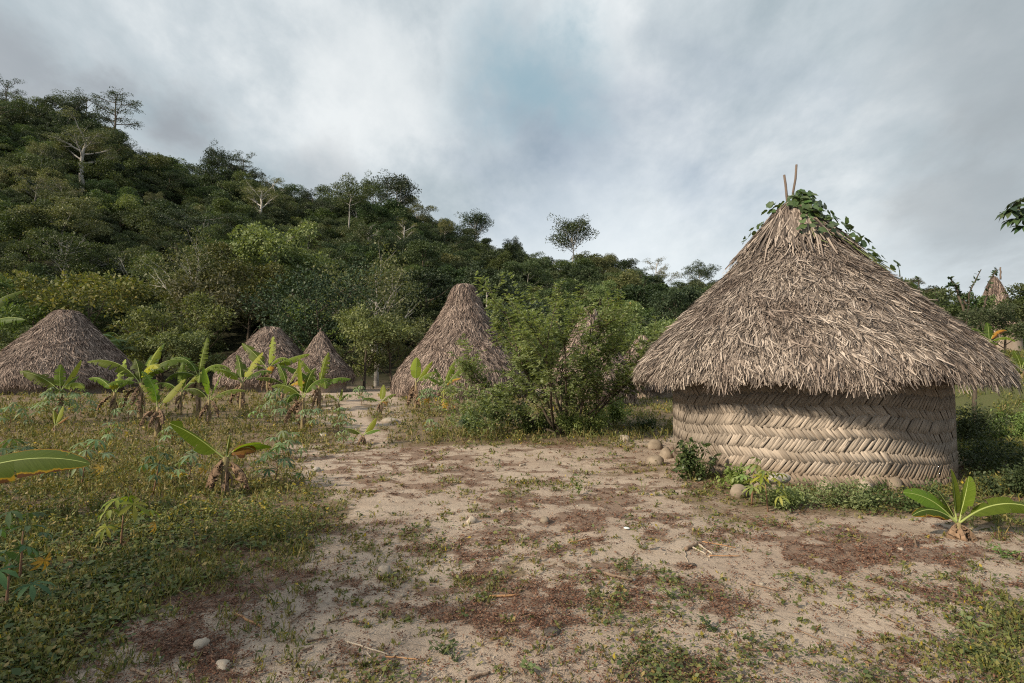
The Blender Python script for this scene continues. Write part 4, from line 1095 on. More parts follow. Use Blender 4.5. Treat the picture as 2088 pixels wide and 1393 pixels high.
# low leafy sprawl at the left foot of the bush and other waist-high weeds
def sprawl(px, py, w, h, label, fol, seed, n=2600, leaf=0.07, dy=0.6, name='weed_clump'):
    rng = np.random.default_rng(seed); b = ground(px, py)
    t = thing(name, label, 'plant', b)
    g = Geo(); C = []; D = []
    ns = 16
    for i in range(ns):
        a = rng.uniform(0, 2 * pi); out = rng.uniform(0.15, 1) * w / 2; hh = h * rng.uniform(0.5, 1.05) * (1.1 - 0.5 * (2 * out / w) ** 2)
        q = np.linspace(0, 1, 6)[:, None]
        P = np.array([cos(a) * out * 0.3, sin(a) * out * 0.3 * dy, 0]) * (1 - q) + np.array([cos(a) * out, sin(a) * out * dy, hh]) * q + np.cumsum(rng.normal(0, 0.02 * h, (6, 3)), 0) * q
        g.add(*tube(P, np.linspace(0.008, 0.003, 6), 4, False))
        m = n // ns
        f = rng.uniform(0.15, 1.0, m) ** 0.7 * 5; k = np.minimum(f.astype(int), 4); ff = (f - k)[:, None]
        C.append(P[k] * (1 - ff) + P[k + 1] * ff + rng.normal(0, 0.06 * w * 0.5 + 0.02, (m, 3))); D.append(rand_unit(rng, m) + np.array([cos(a), sin(a), 0.2]) * 0.6)
    C = np.concatenate(C); D = np.concatenate(D); C[:, 2] = np.abs(C[:, 2])
    L = leaf * rng.uniform(0.5, 1.4, len(C))
    V, F = leaf_quads(C, D, nrm(rng.normal(0, 0.5, (len(C), 3)) + np.array([0, -.1, 0.9])), L, L * 0.5)
    mesh_obj('stems', g.mesh('stems', M['stem_green'], True), t, kind='stuff'); mesh_obj('leaves', np_mesh('leaves', V, F, M[fol]), t, kind='stuff')
    return t
for a in ((1180, 886, 1.9, 0.7, 'leafy skirt of low weeds round the stems of the big bush', 'fol_bush', 20, 4200, .06), (1020, 868, 1.7, 1.0, 'dark leafy weed clump at the left foot of the big bush', 'fol_mid', 1, 4200, 0.075), (960, 880, 1.0, 0.45, 'low pale weed clump left of the big bush', 'fol_cassava', 2, 1800, .06),
          (1100, 884, 1.3, 0.55, 'low dark weed clump under the big bush', 'fol_mid', 3, 2600, .065), (1310, 880, 0.9, 0.35, 'low green weeds between the big bush and the large hut', 'fol_mid', 4, 1200, .05),
          (1255, 868, 1.5, 0.8, 'leafy clump at the right foot of the big bush', 'fol_bush', 5, 3000, .065),
          (1415, 978, 0.75, 0.52, 'broad-leaved weed against the left end of the woven wall', 'fol_vine', 6, 700, 0.085), (1690, 1030, 1.3, 0.26, 'low weeds along the middle of the woven wall', 'fol_light', 7, 2300, .038),
          (1835, 1035, 1.1, 0.30, 'low tangled weeds along the right part of the woven wall', 'fol_mid', 8, 2000, .036), (1600, 1035, 0.8, 0.22, 'short weeds below the white flat stone', 'fol_bush', 9, 1800, .04),
          (2020, 960, 1.7, 0.50, 'shaded grassy weeds right of the woven wall', 'fol_mid', 10, 3200, .045), (1985, 905, 1.6, 0.75, 'dense weeds under the right eave of the large hut', 'fol_mid', 11, 3400, .055),
          (2075, 900, 1.8, 0.7, 'leafy weeds at the right edge under the eave', 'fol_light', 12, 3400, .055), (2080, 1010, 1.3, 0.4, 'weeds at the right edge above the banana leaf', 'fol_mid', 13, 3000, .045),
          (1830, 960, 0.35, 0.55, 'thin twiggy weed in front of the right part of the wall', 'fol_gloss', 14, 160, .05), (1500, 1000, 0.5, 0.3, 'leafy weed left of the brown stone', 'fol_bush', 15, 700, .06),
          (1745, 990, .4, .35, 'dark sprig in front of the wall middle', 'fol_gloss', 16, 160, .05)):
    sprawl(*a)

# ------------------------------------------------------------------ banana plants
def banana_leaf_mesh(L, W, e0, droop, fold, seed, tears=5, twist=0.0, petiole=0.16, crumple=0.0, bendp=1.4):
    """blade and midrib running out along +X, lifting by e0 and bending down by droop"""
    rng = np.random.default_rng(seed)
    n = 30
    t = np.linspace(0, 1, n + 1)
    ang = e0 - droop * t ** bendp
    dx = np.cos(ang) * L / n; dz = np.sin(ang) * L / n
    P = np.stack([np.concatenate([[0], np.cumsum(dx[:-1])]), 0.05 * L * np.sin(t * 2.2 + seed) * t, np.concatenate([[0], np.cumsum(dz[:-1])])], -1)
    T = nrm(np.gradient(P, axis=0)); Bn = np.array([0, 1.0, 0.0])
    up = nrm(np.cross(T, np.broadcast_to(Bn, T.shape)))
    side = nrm(np.cross(up, T))
    tw = np.full(n + 1, twist)
    side2 = side * np.cos(tw)[:, None] + up * np.sin(tw)[:, None]; up2 = -side * np.sin(tw)[:, None] + up * np.cos(tw)[:, None]
    q = np.clip((t - petiole) / (1 - petiole), 0, 1)
    half = 0.5 * W * np.clip(np.sin(np.clip(q, 0, 1) ** 0.72 * pi), 0, 1) ** 0.55
    half[-1] = 0.004
    i0 = int(np.searchsorted(t, petiole))
    V = []; F = []; al = []; ac = []
    for sg in (-1, 1):
        cuts = sorted(rng.choice(np.arange(i0 + 3, n - 2), min(tears, n - i0 - 6), replace=False)) if tears else []
        bounds = [i0] + list(cuts) + [n]
        for a_, b_ in zip(bounds[:-1], bounds[1:]):
            sag = rng.uniform(-0.2, 0.28) + fold; shrink = rng.uniform(0.80, 1.0) if tears else 1.0
            base = len(V)
            for i in range(a_, b_ + 1):
                edge = 0.0
                for k, wv in enumerate((0.0, 0.35, 0.7, 1.0)):
                    h_ = half[i] * wv * (shrink if wv > 0 else 1)
                    ang2 = sag * (0.4 + 0.6 * wv)
                    slide = 0.0
                    if tears and wv > 0.5: slide = (0.016 * (1 if i == a_ and a_ != i0 else -1 if i == b_ and b_ != n else 0)) * L * 0.6
                    p = P[i] + sg * side2[i] * h_ * cos(ang2) - up2[i] * h_ * sin(ang2) + T[i] * (slide + 0.10 * h_)
                    if crumple: p = p + rng.normal(0, crumple * W, 3) * wv
                    V.append(p); al.append(t[i]); ac.append(wv)
            m = b_ - a_
            for i in range(m):
                for k in range(3):
                    v0 = base + i * 4 + k
                    f = (v0, v0 + 1, v0 + 5, v0 + 4)
                    F.append(f if sg > 0 else f[::-1])
    rib = Geo(); rr = np.linspace(0.013, 0.002, n + 1) * (0.55 + L * 0.4)
    rib.add(*tube(P - up2 * rr[:, None] * 0.5, rr, 6))
    return np.array(V), np.array(F), np.array(al), np.array(ac), rib

BAN_SEED = [0]
def add_leaf(t, origin, az, e0, L, droop, W, kind='g', fold=0.15, tears=4, twist=0.0):
    BAN_SEED[0] += 1; sd = BAN_SEED[0]
    rr_ = random.Random(sd)
    W *= 1.22
    if kind == 'd':
        e0 = min(e0, R(30)) - R(8); droop = max(R(88) + e0, R(40)); W *= 0.85; L *= 0.9
        V, F, al, ac, rib = banana_leaf_mesh(L, W, e0, droop, fold * 1.6, sd, tears + 2, rr_.uniform(-1.2, 1.2), 0.12, 0.10, 0.55)
        o = mesh_obj('dead_leaf', np_mesh('dead leaf', V, F, M['ban_dead'], False, {'along': ('POINT', al), 'across': ('POINT', ac)}), t, origin, (0, 0, R(az)))
        o['label'] = 'withered brown hanging leaf'
        mesh_obj('midrib', rib.mesh('midrib', M['ban_dead'], True), o)
        return o
    if abs(twist) < 0.01 and e0 < R(68): 
        twist = math.copysign(rr_.uniform(0.2, 0.75), cos(R(az)) + 0.05)
        if fold < 0.4: fold = rr_.uniform(0.45, 0.85)
        e0 += R(rr_.uniform(0, 22))
    if tears >= 3: tears = tears + rr_.randint(3, 8)
    W *= 1.12
    V, F, al, ac, rib = banana_leaf_mesh(L, W, e0, droop, fold, sd, tears, twist)
    o = mesh_obj('leaf', np_mesh('leaf', V, F, M['ban_' + kind], True, {'along': ('POINT', al), 'across': ('POINT', ac)}), t, origin, (0, 0, R(az)))
    mesh_obj('midrib', rib.mesh('midrib', M['ban_rib'], True), o)
    return o

def banana(label, px, py, stem_h, leaves, lean=0.0, r=0.05, Y=None, dead=2, group='banana plants in the yard', scl=1.0):
    """px,py is the foot; leaves: (azimuth, rise, length, droop, width, kind[, fold, tears, twist]) azimuth 0 right, 90 away, 180 left"""
    b = ground(px, py) if Y is None else Vector((at(px, py, Y).x, Y, float(height(at(px, py, Y).x, Y))))
    t = thing('banana_plant', label, 'banana plant', b, 0, group, scl)
    rng = np.random.default_rng(int(abs(px) * 7 + abs(py)))
    if stem_h > 0.6: leaves = leaves + [(rng.uniform(150, 390), rng.uniform(0, 30), stem_h * rng.uniform(0.5, 0.8), 100, 0.18, 'd', .7, 3) for _ in range(1)]
    top = np.array([lean * stem_h, 0, stem_h])
    q = np.linspace(0, 1, 7)[:, None]
    P = top * q + np.array([0, 0, -0.04]) * (1 - q)
    r = r * (0.78 if stem_h > 0.6 else 1.0)
    g = Geo(); g.add(*tube(P, np.linspace(r * 1.3, r * 0.75, 7), 8))
    mesh_obj('stem', g.mesh('stem', M['ban_stem'], True), t)
    gs = Geo()                                   # loose dry sheaths round the stem
    for i in range(4):
        a = i * 1.7 + rng.uniform(-.4, .4); h0 = rng.uniform(0.35, 0.8) * stem_h
        c, s = cos(a), sin(a)
        L = rng.uniform(0.5, 0.8) * h0
        pts = [(top * (h0 / stem_h) + np.array([c, s, 0]) * r * 0.9), (top * (h0 / stem_h) + np.array([c, s, 0]) * (r * 1.9) - (0, 0, L * 0.45)), (top * (h0 / stem_h) + np.array([c, s, 0]) * r * 1.7 - (0, 0, L))]
        w_ = r * rng.uniform(0.7, 1.2); sv = np.array([-s, c, 0])
        V = [p + sg * sv * w_ * ww for p, ww in zip(pts, (0.6, 1.0, 0.3)) for sg in (-1, 1)]
        gs.add(V, [(0, 1, 3, 2), (2, 3, 5, 4)])
    mesh_obj('dry_sheath', gs.mesh('dry sheath', M['ban_stem_dry']), t, kind='stuff')
    for L in leaves:
        a = list(L) + [0.15, 4, 0.0][len(L) - 6:] if len(L) < 9 else list(L)
        az, e0, ln, dr, w_, kd, fo, te, twi = a
        o0 = top * (0.97 if kd != 'd' else rng.uniform(0.78, 0.98))
        add_leaf(t, o0 + np.array([cos(R(az)), sin(R(az)), 0]) * r * 0.3, az, R(e0), ln, R(dr), w_, kd, fo, te, twi)
    return t

# foreground and mid-field plants, one by one
banana('slim banana plant behind the wide one at far left of the row', 232, 852, 0.8, [(70, 80, 1.1, 12, .26, 'y', .3, 5), (170, 50, 1.2, 70, .28, 'g'), (10, 55, 1.1, 70, .28, 'g'), (300, 50, .9, 90, .26, 'y'), (210, 40, .8, 60, .2, 'd', .6)], r=.06)
banana('slim banana plant between the bright one and the leaning one', 368, 846, 0.75, [(110, 82, 1.0, 10, .24, 'g', .3, 5), (30, 60, 1.1, 40, .26, 'y'), (185, 45, 1.0, 80, .28, 'g'), (340, 40, .9, 80, .24, 'g')], r=.06)
banana('ragged banana plant squeezed between the two upright ones', 585, 842, 0.9, [(40, 68, 1.1, 20, .26, 'y', .3, 5), (150, 60, 1.0, 40, .26, 'g'), (200, 30, 1.1, 70, .28, 'g'), (340, 35, 1.0, 90, .28, 'o', .4, 4), (270, 30, .8, 60, .2, 'd', .6)], r=.06)
banana('seedling banana at the edge of the sandy path', 690, 838, 0.3, [(60, 75, .5, 10, .14, 'y', .3, 1), (170, 45, .5, 50, .14, 'g'), (350, 45, .5, 50, .14, 'g')], r=.03)
banana('small banana plant with one big tilted leaf and withered brown leaves, nearest on the left', 458, 1012, 0.50,
       [(188, 42, 0.82, 22, 0.30, 'g', 0.25, 1, 0.9), (20, 40, 0.58, 70, 0.20, 'g', 0.2, 1, -0.5), (8, 34, 0.42, 110, 0.22, 'o', 0.5, 2), (0, 20, 0.55, 120, 0.20, 'd', 0.7, 2), (182, -10, 0.55, 70, 0.17, 'd', 0.7, 2), (205, -25, 0.5, 55, 0.16, 'd', .7, 2), (300, -40, 0.45, 45, 0.14, 'd', 0.8, 1), (100, 80, 0.3, 10, 0.06, 'y', .9, 0)], r=0.045)
banana('banana plant with bright yellow-green backlit leaves at left', 320, 893, 0.72,
       [(175, 62, 0.75, 75, 0.26, 'y'), (165, 80, 1.0, 45, 0.30, 'g'), (20, 62, 0.85, 25, 0.28, 'y', 0.3, 2, 0.6), (200, 35, 0.6, 100, 0.2, 'd', .5), (330, 15, 0.5, 100, 0.2, 'd', 0.6), (240, -20, 0.5, 60, 0.18, 'd', .6)], r=0.06)
banana('banana plant right of the bright one with two raised leaves', 425, 868, 0.72,
       [(150, 82, 0.95, 18, 0.30, 'g', .25, 2, .5), (35, 75, 0.75, 15, 0.24, 'g'), (175, 40, 0.85, 85, 0.28, 'g'), (5, 35, 1.05, 60, 0.26, 'g'), (350, 10, 0.7, 120, 0.18, 'd', .6), (230, -15, .6, 60, .2, 'd', .6)], r=0.06)
banana('wide banana plant with long arching leaves at far left of the row', 285, 862, 1.15,
       [(182, 50, 1.75, 75, 0.42, 'g'), (5, 45, 1.5, 85, 0.42, 'g'), (60, 72, 1.35, 20, 0.36, 'g'), (45, 62, 1.2, 15, 0.30, 'y'), (150, 60, 0.9, 30, 0.34, 'g'), (330, 55, 1.2, 110, 0.36, 'y', .2, 5), (215, 25, 0.9, 80, 0.3, 'g'), (250, -10, 0.7, 60, 0.22, 'd', .6), (300, -20, 0.8, 60, 0.22, 'd', .6)], r=0.075)
banana('tall slim banana plant with one upright ragged leaf', 402, 856, 1.35,
       [(70, 84, 1.25, 8, 0.28, 'g', .3, 9), (175, 55, 1.25, 95, 0.30, 'g', .25, 9), (355, 50, 1.15, 100, 0.30, 'g', .25, 10), (200, 20, 1.0, 100, 0.30, 'g', .3, 9), (300, 30, 0.9, 110, 0.3, 'g', .3, 8), (160, -20, .7, 60, .18, 'd', .6)], r=0.06)
banana('leaning banana plant with many raised leaves in the middle of the row', 492, 836, 1.0,
       [(130, 48, 1.5, 25, 0.40, 'g', .2, 6), (30, 70, 1.3, 25, 0.38, 'y', .2, 3, .4), (178, 25, 1.35, 60, 0.34, 'g', .25, 9), (0, 30, 1.2, 75, 0.36, 'g', .2, 6), (215, 45, 1.0, 60, 0.3, 'g'), (185, -5, 1.0, 40, 0.25, 'd', .7), (280, -30, 0.8, 40, 0.22, 'd', .7), (320, -20, .8, 50, .22, 'd', .6)], r=0.085)
banana('banana plant with an upright leaf before the low hut', 545, 826, 1.45,
       [(60, 84, 1.35, 8, 0.36, 'y', .3, 6), (160, 38, 1.75, 25, 0.42, 'g', .2, 4), (12, 34, 1.7, 30, 0.44, 'g', .2, 4), (350, 40, 1.3, 120, 0.34, 'g', .3, 8), (200, 20, 1.0, 100, 0.34, 'g', .2, 6), (300, 20, 0.8, 120, 0.3, 'o', .5, 3), (250, -20, 0.9, 50, 0.24, 'd', .7), (320, -30, 1.0, 40, 0.26, 'd', .7)], r=0.09)
banana('banana plant with slanting upright leaf before the pointed hut', 650, 836, 0.9,
       [(40, 62, 1.25, 12, 0.32, 'y', .3, 6), (2, 30, 1.2, 55, 0.38, 'g', .2, 8), (195, 30, 1.5, 40, 0.42, 'g', .2, 4), (160, 45, 1.3, 20, 0.30, 'g'), (300, 20, 1.1, 90, .38, 'g', .2, 4), (250, -10, .9, 60, .26, 'd', .7)], r=0.08)
banana('banana plant with drooping leaves at the right end of the row', 617, 878, 0.85,
       [(140, 78, 1.05, 10, 0.26, 'y', .3, 1, .7), (178, 30, 0.95, 70, 0.32, 'g', .2, 4), (10, 55, 0.95, 95, 0.36, 'g', .2, 4), (60, 60, .9, 40, .3, 'g'), (250, 20, .7, 130, .26, 'g', .3, 4), (190, 10, 0.95, 110, 0.25, 'd', .7), (280, -20, .8, 40, .2, 'd', .6)], r=0.06)
banana('little banana plant with three leaves beside the pale boulder', 776, 846, 0.42,
       [(60, 82, 0.60, 10, 0.20, 'y', .3, 1), (185, 30, 0.62, 60, 0.20, 'g'), (355, 30, 0.6, 60, 0.20, 'g'), (320, 10, 0.4, 110, 0.16, 'o', .5), (240, -20, .4, 50, .16, 'd', .7)], r=0.045)
banana('stunted two-leaf banana plant on the bare soil', 740, 908, 0.22,
       [(178, 30, 0.42, 45, 0.15, 'g', .3, 1), (38, 52, 0.46, 12, 0.15, 'y', .3, 0), (350, 20, .4, 50, .14, 'g', .2, 1), (210, -10, .3, 60, .12, 'd', .7), (330, -20, .25, 50, .12, 'd', .7)], r=0.03)
banana('banana plant with upright leaf before the tall hut', 848, 832, 0.95,
       [(110, 84, 0.95, 8, 0.34, 'y', .2, 1), (20, 48, 1.0, 25, 0.28, 'y', .2, 2), (350, 30, .9, 50, .28, 'g'), (180, -20, 0.9, 50, 0.3, 'd', .7), (300, -40, 0.9, 30, 0.3, 'd', .7)], r=0.07)
banana('leafy banana plant between the tall hut and the bush', 905, 836, 0.8,
       [(40, 62, 1.0, 15, 0.30, 'g'), (160, 70, 0.8, 20, 0.3, 'g'), (5, 35, 1.3, 30, 0.34, 'g'), (330, 35, .8, 60, .26, 'o', .4, 2), (200, 40, .7, 60, .26, 'g')], r=0.06)
banana('seedling banana with pale yellow leaves at far left', 112, 884, 0.20,
       [(70, 78, 0.50, 8, 0.13, 'y', .3, 0), (150, 50, 0.42, 12, 0.12, 'y', .2, 0), (20, 40, 0.35, 20, 0.10, 'o', .3, 0), (220, -20, .25, 40, .1, 'd', .7)], r=0.03)
banana('banana plant behind feathery cassava at far left', 120, 862, 0.95,
       [(176, 22, 1.35, 35, 0.36, 'g', .2, 3), (130, 68, 0.85, 10, 0.24, 'g'), (50, 60, 1.0, 10, 0.24, 'y', .3, 1), (355, 40, 0.9, 105, 0.34, 'y', .2, 3), (20, 45, .6, 20, .24, 'g')], r=0.07)
banana('banana plant mostly outside the frame whose burnt-edged leaf reaches in from the left', -175, 1085, 0.36,
       [(6, 30, 1.60, 50, 0.34, 'e', 0.45, 1, 1.0), (100, 60, 0.9, 30, .28, 'g'), (200, 50, 1.0, 40, .3, 'g'), (280, 60, .9, 60, .28, 'g')], r=0.06)
banana('tall banana plant outside the frame with leaves hanging in at the upper left', -95, 872, 2.0,
       [(352, 45, 2.5, 70, 0.44, 'g', .3, 4), (20, 62, 2.4, 62, 0.44, 'g', .3, 4), (335, 30, 2.2, 110, 0.4, 'g', .3, 5), (180, 50, 1.8, 60, .4, 'g'), (90, 60, 1.7, 50, .4, 'g')], r=0.1)
banana('young banana plant with fresh broad leaves in front of the woven wall', 1955, 1098, 0.17,
       [(110, 86, 0.58, 4, 0.10, 'g', -0.35, 0), (28, 66, 0.56, 14, 0.20, 'g', 0.1, 2, -.7), (172, 52, 0.66, 55, 0.19, 'g', 0.2, 2, -0.9), (186, 40, 0.62, 75, 0.15, 'e', 0.55, 2, -0.7), (345, 42, 1.0, 95, 0.18, 'g', 0.4, 2, 0.8), (130, 70, 0.40, 20, 0.16, 'g'),
        (190, 5, 0.34, 60, 0.16, 'd', .5), (330, 10, 0.36, 70, 0.16, 'd', .5), (10, 35, 0.30, 90, 0.16, 'd', .5), (260, -5, .3, 50, .16, 'd', .5)], r=0.035, scl=0.88)
banana('banana plant with orange leaves on the right rise', 2022, 790, 0.7, [(178, 45, 1.6, 90, .36, 'g'), (10, 50, 1.4, 90, .36, 'o', .3, 4), (150, 30, 1.3, 90, .3, 'o', .3, 4), (60, 75, 1.2, 20, .34, 'g'), (300, 40, 1.2, 110, .34, 'g'), (230, 10, 1.0, 90, .26, 'd', .6), (330, -10, .9, 60, .24, 'd', .6)], Y=21, r=.07, scl=0.75)
banana('banana plant at the right edge beyond the eave', 2085, 790, 0.5, [(170, 50, 1.3, 80, .32, 'g'), (200, 25, 1.2, 60, .26, 'o', .3, 4), (20, 50, 1.2, 90, .32, 'g'), (80, 75, 1.1, 20, .3, 'g'), (300, 30, 1., 110, .3, 'g')], Y=17, r=.08, scl=0.6)
banana('banana plant with torn green leaves by the leafy tree on the right', 1990, 770, 0.6, [(190, 45, 1.3, 90, .34, 'g'), (5, 45, 1.4, 90, .34, 'g'), (70, 70, 1.2, 20, .34, 'g'), (280, 40, 1.1, 110, .3, 'o', .3, 4), (240, -10, .9, 60, .26, 'd', .6)], Y=20, r=.08, scl=0.75)
# ------------------------------------------------------------------ cassava and other palmate weeds
def palm_leaf(seed, lobes=7, L=0.16, W=0.036, droop=0.9):
    rng = np.random.default_rng(seed); g = Geo()
    for k in range(lobes):
        a = R(-125 + 250 * k / (lobes - 1)) + rng.normal(0, 0.06)
        ln = L * (1 - 0.38 * (abs(k - (lobes - 1) / 2) / ((lobes - 1) / 2)) ** 2) * rng.uniform(0.9, 1.08)
        d = np.array([cos(a), sin(a), 0]); s = np.array([-sin(a), cos(a), 0]); V = []
        dr = droop * rng.uniform(0.7, 1.3)
        for q, w in ((0.0, 0.12), (0.35, 0.75), (0.68, 1.0), (1.0, 0.05)):
            p = d * ln * (q - 0.22 * dr * q * q) + np.array([0, 0, 0.10 * q - 0.55 * dr * q * q]) * ln
            V += [p - s * W * 0.5 * w + (0, 0, 0.15 * W * w), p, p + s * W * 0.5 * w + (0, 0, 0.15 * W * w)]
        F = [(i * 3 + j, i * 3 + j + 1, i * 3 + j + 4, i * 3 + j + 3) for i in range(3) for j in range(2)]
        g.add(V, F)
    return g
CAS = {}
for m in ('fol_cassava', 'fol_cassava_dark', 'fol_cassava_lime', 'fol_dry_yellow'):
    CAS[m] = [palm_leaf(i, 7 if i % 2 else 6, 0.165, 0.034, (0.6, 0.95, 1.25, 0.8)[i]).mesh('leaf', M[m], True) for i in range(4)]
def cassava(label, px, py, h, spread, n, mat='fol_cassava', yellow=0, leaf=1.0, seed=None, Y=None, stems=1):
    b = ground(px, py) if Y is None else Vector((at(px, py, Y).x, Y, float(height(at(px, py, Y).x, Y))))
    rng = np.random.default_rng(int(abs(px) * 3 + abs(py) * 11) if seed is None else seed)
    t = thing('cassava_plant', label, 'cassava plant', b, 0, 'cassava plants in the yard')
    pet = Geo()
    for s_ in range(stems):
        off = np.array([rng.normal(0, .3), rng.normal(0, .2), 0]) * (0.25 * (stems > 1)) * spread
        q = np.linspace(0, 1, 5)[:, None]
        P = off + np.array([rng.normal(0, 0.12) * h, rng.normal(0, 0.1) * h, h * 0.92]) * q; P[0, 2] = -0.03
        g = Geo(); g.add(*tube(P, np.linspace(0.012, 0.006, 5) * (0.7 + 0.5 * h), 6))
        mesh_obj('stem', g.mesh('stem', M['stem_red'], True), t)
        for i in range(n // stems):
            a = i * 2.4 + rng.uniform(-0.4, 0.4); f = 0.45 + 0.55 * i / max(n // stems - 1, 1)
            k = min(int(f * 4), 3); p0 = P[k] * (1 - (f * 4 - k)) + P[k + 1] * (f * 4 - k)
            ln = spread * 0.5 * rng.uniform(0.55, 1.1) * (1.15 - 0.5 * f); el = R(-5 + 75 * f ** 2) + rng.normal(0, 0.15)
            e = p0 + np.array([cos(a) * cos(el), sin(a) * cos(el), sin(el)]) * ln
            pet.add(*tube(np.array([p0, (p0 + e) / 2 + (0, 0, 0.05 * ln), e]), [0.004, 0.0035, 0.003], 4, False))
            mm = 'fol_dry_yellow' if i < yellow else mat
            o = mesh_obj('leaf', CAS[mm][rng.integers(4)], t, e, (rng.normal(0, 0.15), R(18) + rng.normal(0, 0.2) + (1.0 if i < yellow else 0), a), leaf * rng.uniform(0.8, 1.25) * (0.68 if i < yellow else 1))
    mesh_obj('petioles', pet.mesh('petioles', M['stem_green'], True), t, kind='stuff')
    return t
C_ = [
 ('shadowy cassava with large dark leaves at the lower left edge', 40, 1190, 0.42, 0.55, 8, 'fol_cassava_dark', 1, 0.95),
 ('cassava with drooping green leaves low at the left corner', 12, 1245, 0.30, 0.40, 5, 'fol_cassava_dark', 0, 1.2),
 ('solitary cassava with one yellow leaf near the lower left', 246, 1120, 0.34, 0.55, 8, 'fol_cassava_lime', 1, 1.0),
 ('dark cassava above the burnt-edged banana leaf', 40, 985, 0.42, 0.85, 10, 'fol_cassava_dark', 0, 1.25),
 ('tall spindly cassava right of the burnt-edged leaf', 165, 1000, 0.58, 0.62, 9, 'fol_cassava', 1, 1.15),
 ('slender cassava with yellowing leaves left of the nearest banana', 312, 1010, 0.48, 0.62, 10, 'fol_cassava_dark', 2, 1.0),
 ('cassava with yellow leaf beside the nearest banana plant', 385, 985, 0.30, 0.55, 8, 'fol_cassava', 2, 1.0),
 ('cassava with fresh leaves right of the nearest banana plant', 578, 940, 0.42, 0.60, 10, 'fol_cassava', 0, 1.1),
 ('low blue-green cassava right of the withered banana leaves', 560, 990, 0.34, 0.62, 10, 'fol_cassava_dark', 0, 1.1),
 ('feathery pale cassava before the left hut', 112, 866, 0.72, 1.30, 26, 'fol_cassava', 0, 1.5),
 ('pale cassava under the left banana leaves', 165, 850, 0.60, 1.2, 18, 'fol_cassava', 0, 1.5),
 ('pale cassava below the middle of the banana row', 560, 870, 0.62, 1.35, 24, 'fol_cassava', 0, 1.4),
 ('pale cassava at the foot of the drooping banana', 632, 884, 0.45, 0.8, 16, 'fol_cassava', 2, 1.2),
 ('small pale cassava right of the drooping banana', 690, 880, 0.36, 0.8, 12, 'fol_cassava', 0, 1.2),
 ('grey-green cassava on the sandy path', 738, 826, 0.55, 1.0, 12, 'fol_cassava', 0, 1.4),
 ('cassava clump with yellow lower leaves before the tall hut', 878, 842, 0.62, 1.1, 20, 'fol_cassava', 5, 1.4),
 ('cassava with yellow leaves left of the big bush', 912, 846, 0.6, 1.0, 18, 'fol_cassava_lime', 5, 1.4),
 ('lime-green cassava in front of the white flat stone', 1566, 1044, 0.36, 0.62, 16, 'fol_cassava_lime', 0, 0.85),
 ('reddish-stemmed cassava left of the white flat stone', 1532, 1030, 0.44, 0.45, 9, 'fol_bushleaf', 0, 0.8),
 ('pale low cassava at the far left edge of the field', 20, 875, 0.42, 1.1, 14, 'fol_cassava', 0, 1.4),
 ('pale cassava behind the bright banana plant', 262, 862, 0.45, 1.0, 14, 'fol_cassava', 0, 1.3),
 ('low cassava under the bright banana plant', 350, 905, 0.25, 0.6, 10, 'fol_cassava', 0, 1.1),
 ('low cassava in the dry grass left of the stunted banana', 700, 905, 0.2, 0.5, 7, 'fol_cassava', 0, 1.0),
 ('cassava seedling right of the pale boulder', 880, 886, 0.22, 0.55, 8, 'fol_cassava', 0, 1.0),
 ('cassava seedling in the grass before the tall hut', 945, 880, 0.25, 0.6, 9, 'fol_cassava', 0, 1.1),
 ('pale cassava between the two left banana plants', 225, 905, 0.3, 0.7, 9, 'fol_cassava', 1, 1.1),
]
CAS['fol_bushleaf'] = [palm_leaf(i + 9, 6, 0.165, 0.05, 0.7).mesh('leaf', M['fol_bush'], True) for i in range(4)]
for a in C_: cassava(*a)

# ------------------------------------------------------------------ vine over the tip of the large hut
def heart_leaf(seed):
    rng = np.random.default_rng(seed)
    prof = [(0, 0.0), (-0.12, 0.30), (0.10, 0.52), (0.45, 0.42), (0.62, 0.46), (0.78, 0.22), (1.0, 0.0)]
    V = []; 
    for x, w in prof:
        z = -0.12 * x * x
        V += [(x, -w, z + 0.18 * w), (x if w == 0 else x * 0.98 + 0.02, 0, z - 0.02), (x, w, z + 0.18 * w)]
    V = np.array(V, float) * (1, rng.uniform(0.85, 1.1), 1)
    F = [(i * 3 + j, i * 3 + j + 1, i * 3 + j + 4, i * 3 + j + 3) for i in range(len(prof) - 1) for j in range(2)]
    return np_mesh('leaf', V, np.array(F), M['fol_vine'], True)
vine = thing('climbing_vine', 'leafy green vine climbing over the tip of the large hut', 'vine', HUT + Vector((0, 0, 3.6)))
hl = [heart_leaf(i) for i in range(5)]
fpr, _ds = prof_eval(hprof)
rngv = np.random.default_rng(12)
def roof_pt(s, th, off):
    r, z, a, b2 = fpr(s); rr = r + off * a
    return np.array([rr * cos(th), rr * sin(th), z + off * b2 - 3.6])
camdir = VIEW
gv = Geo()
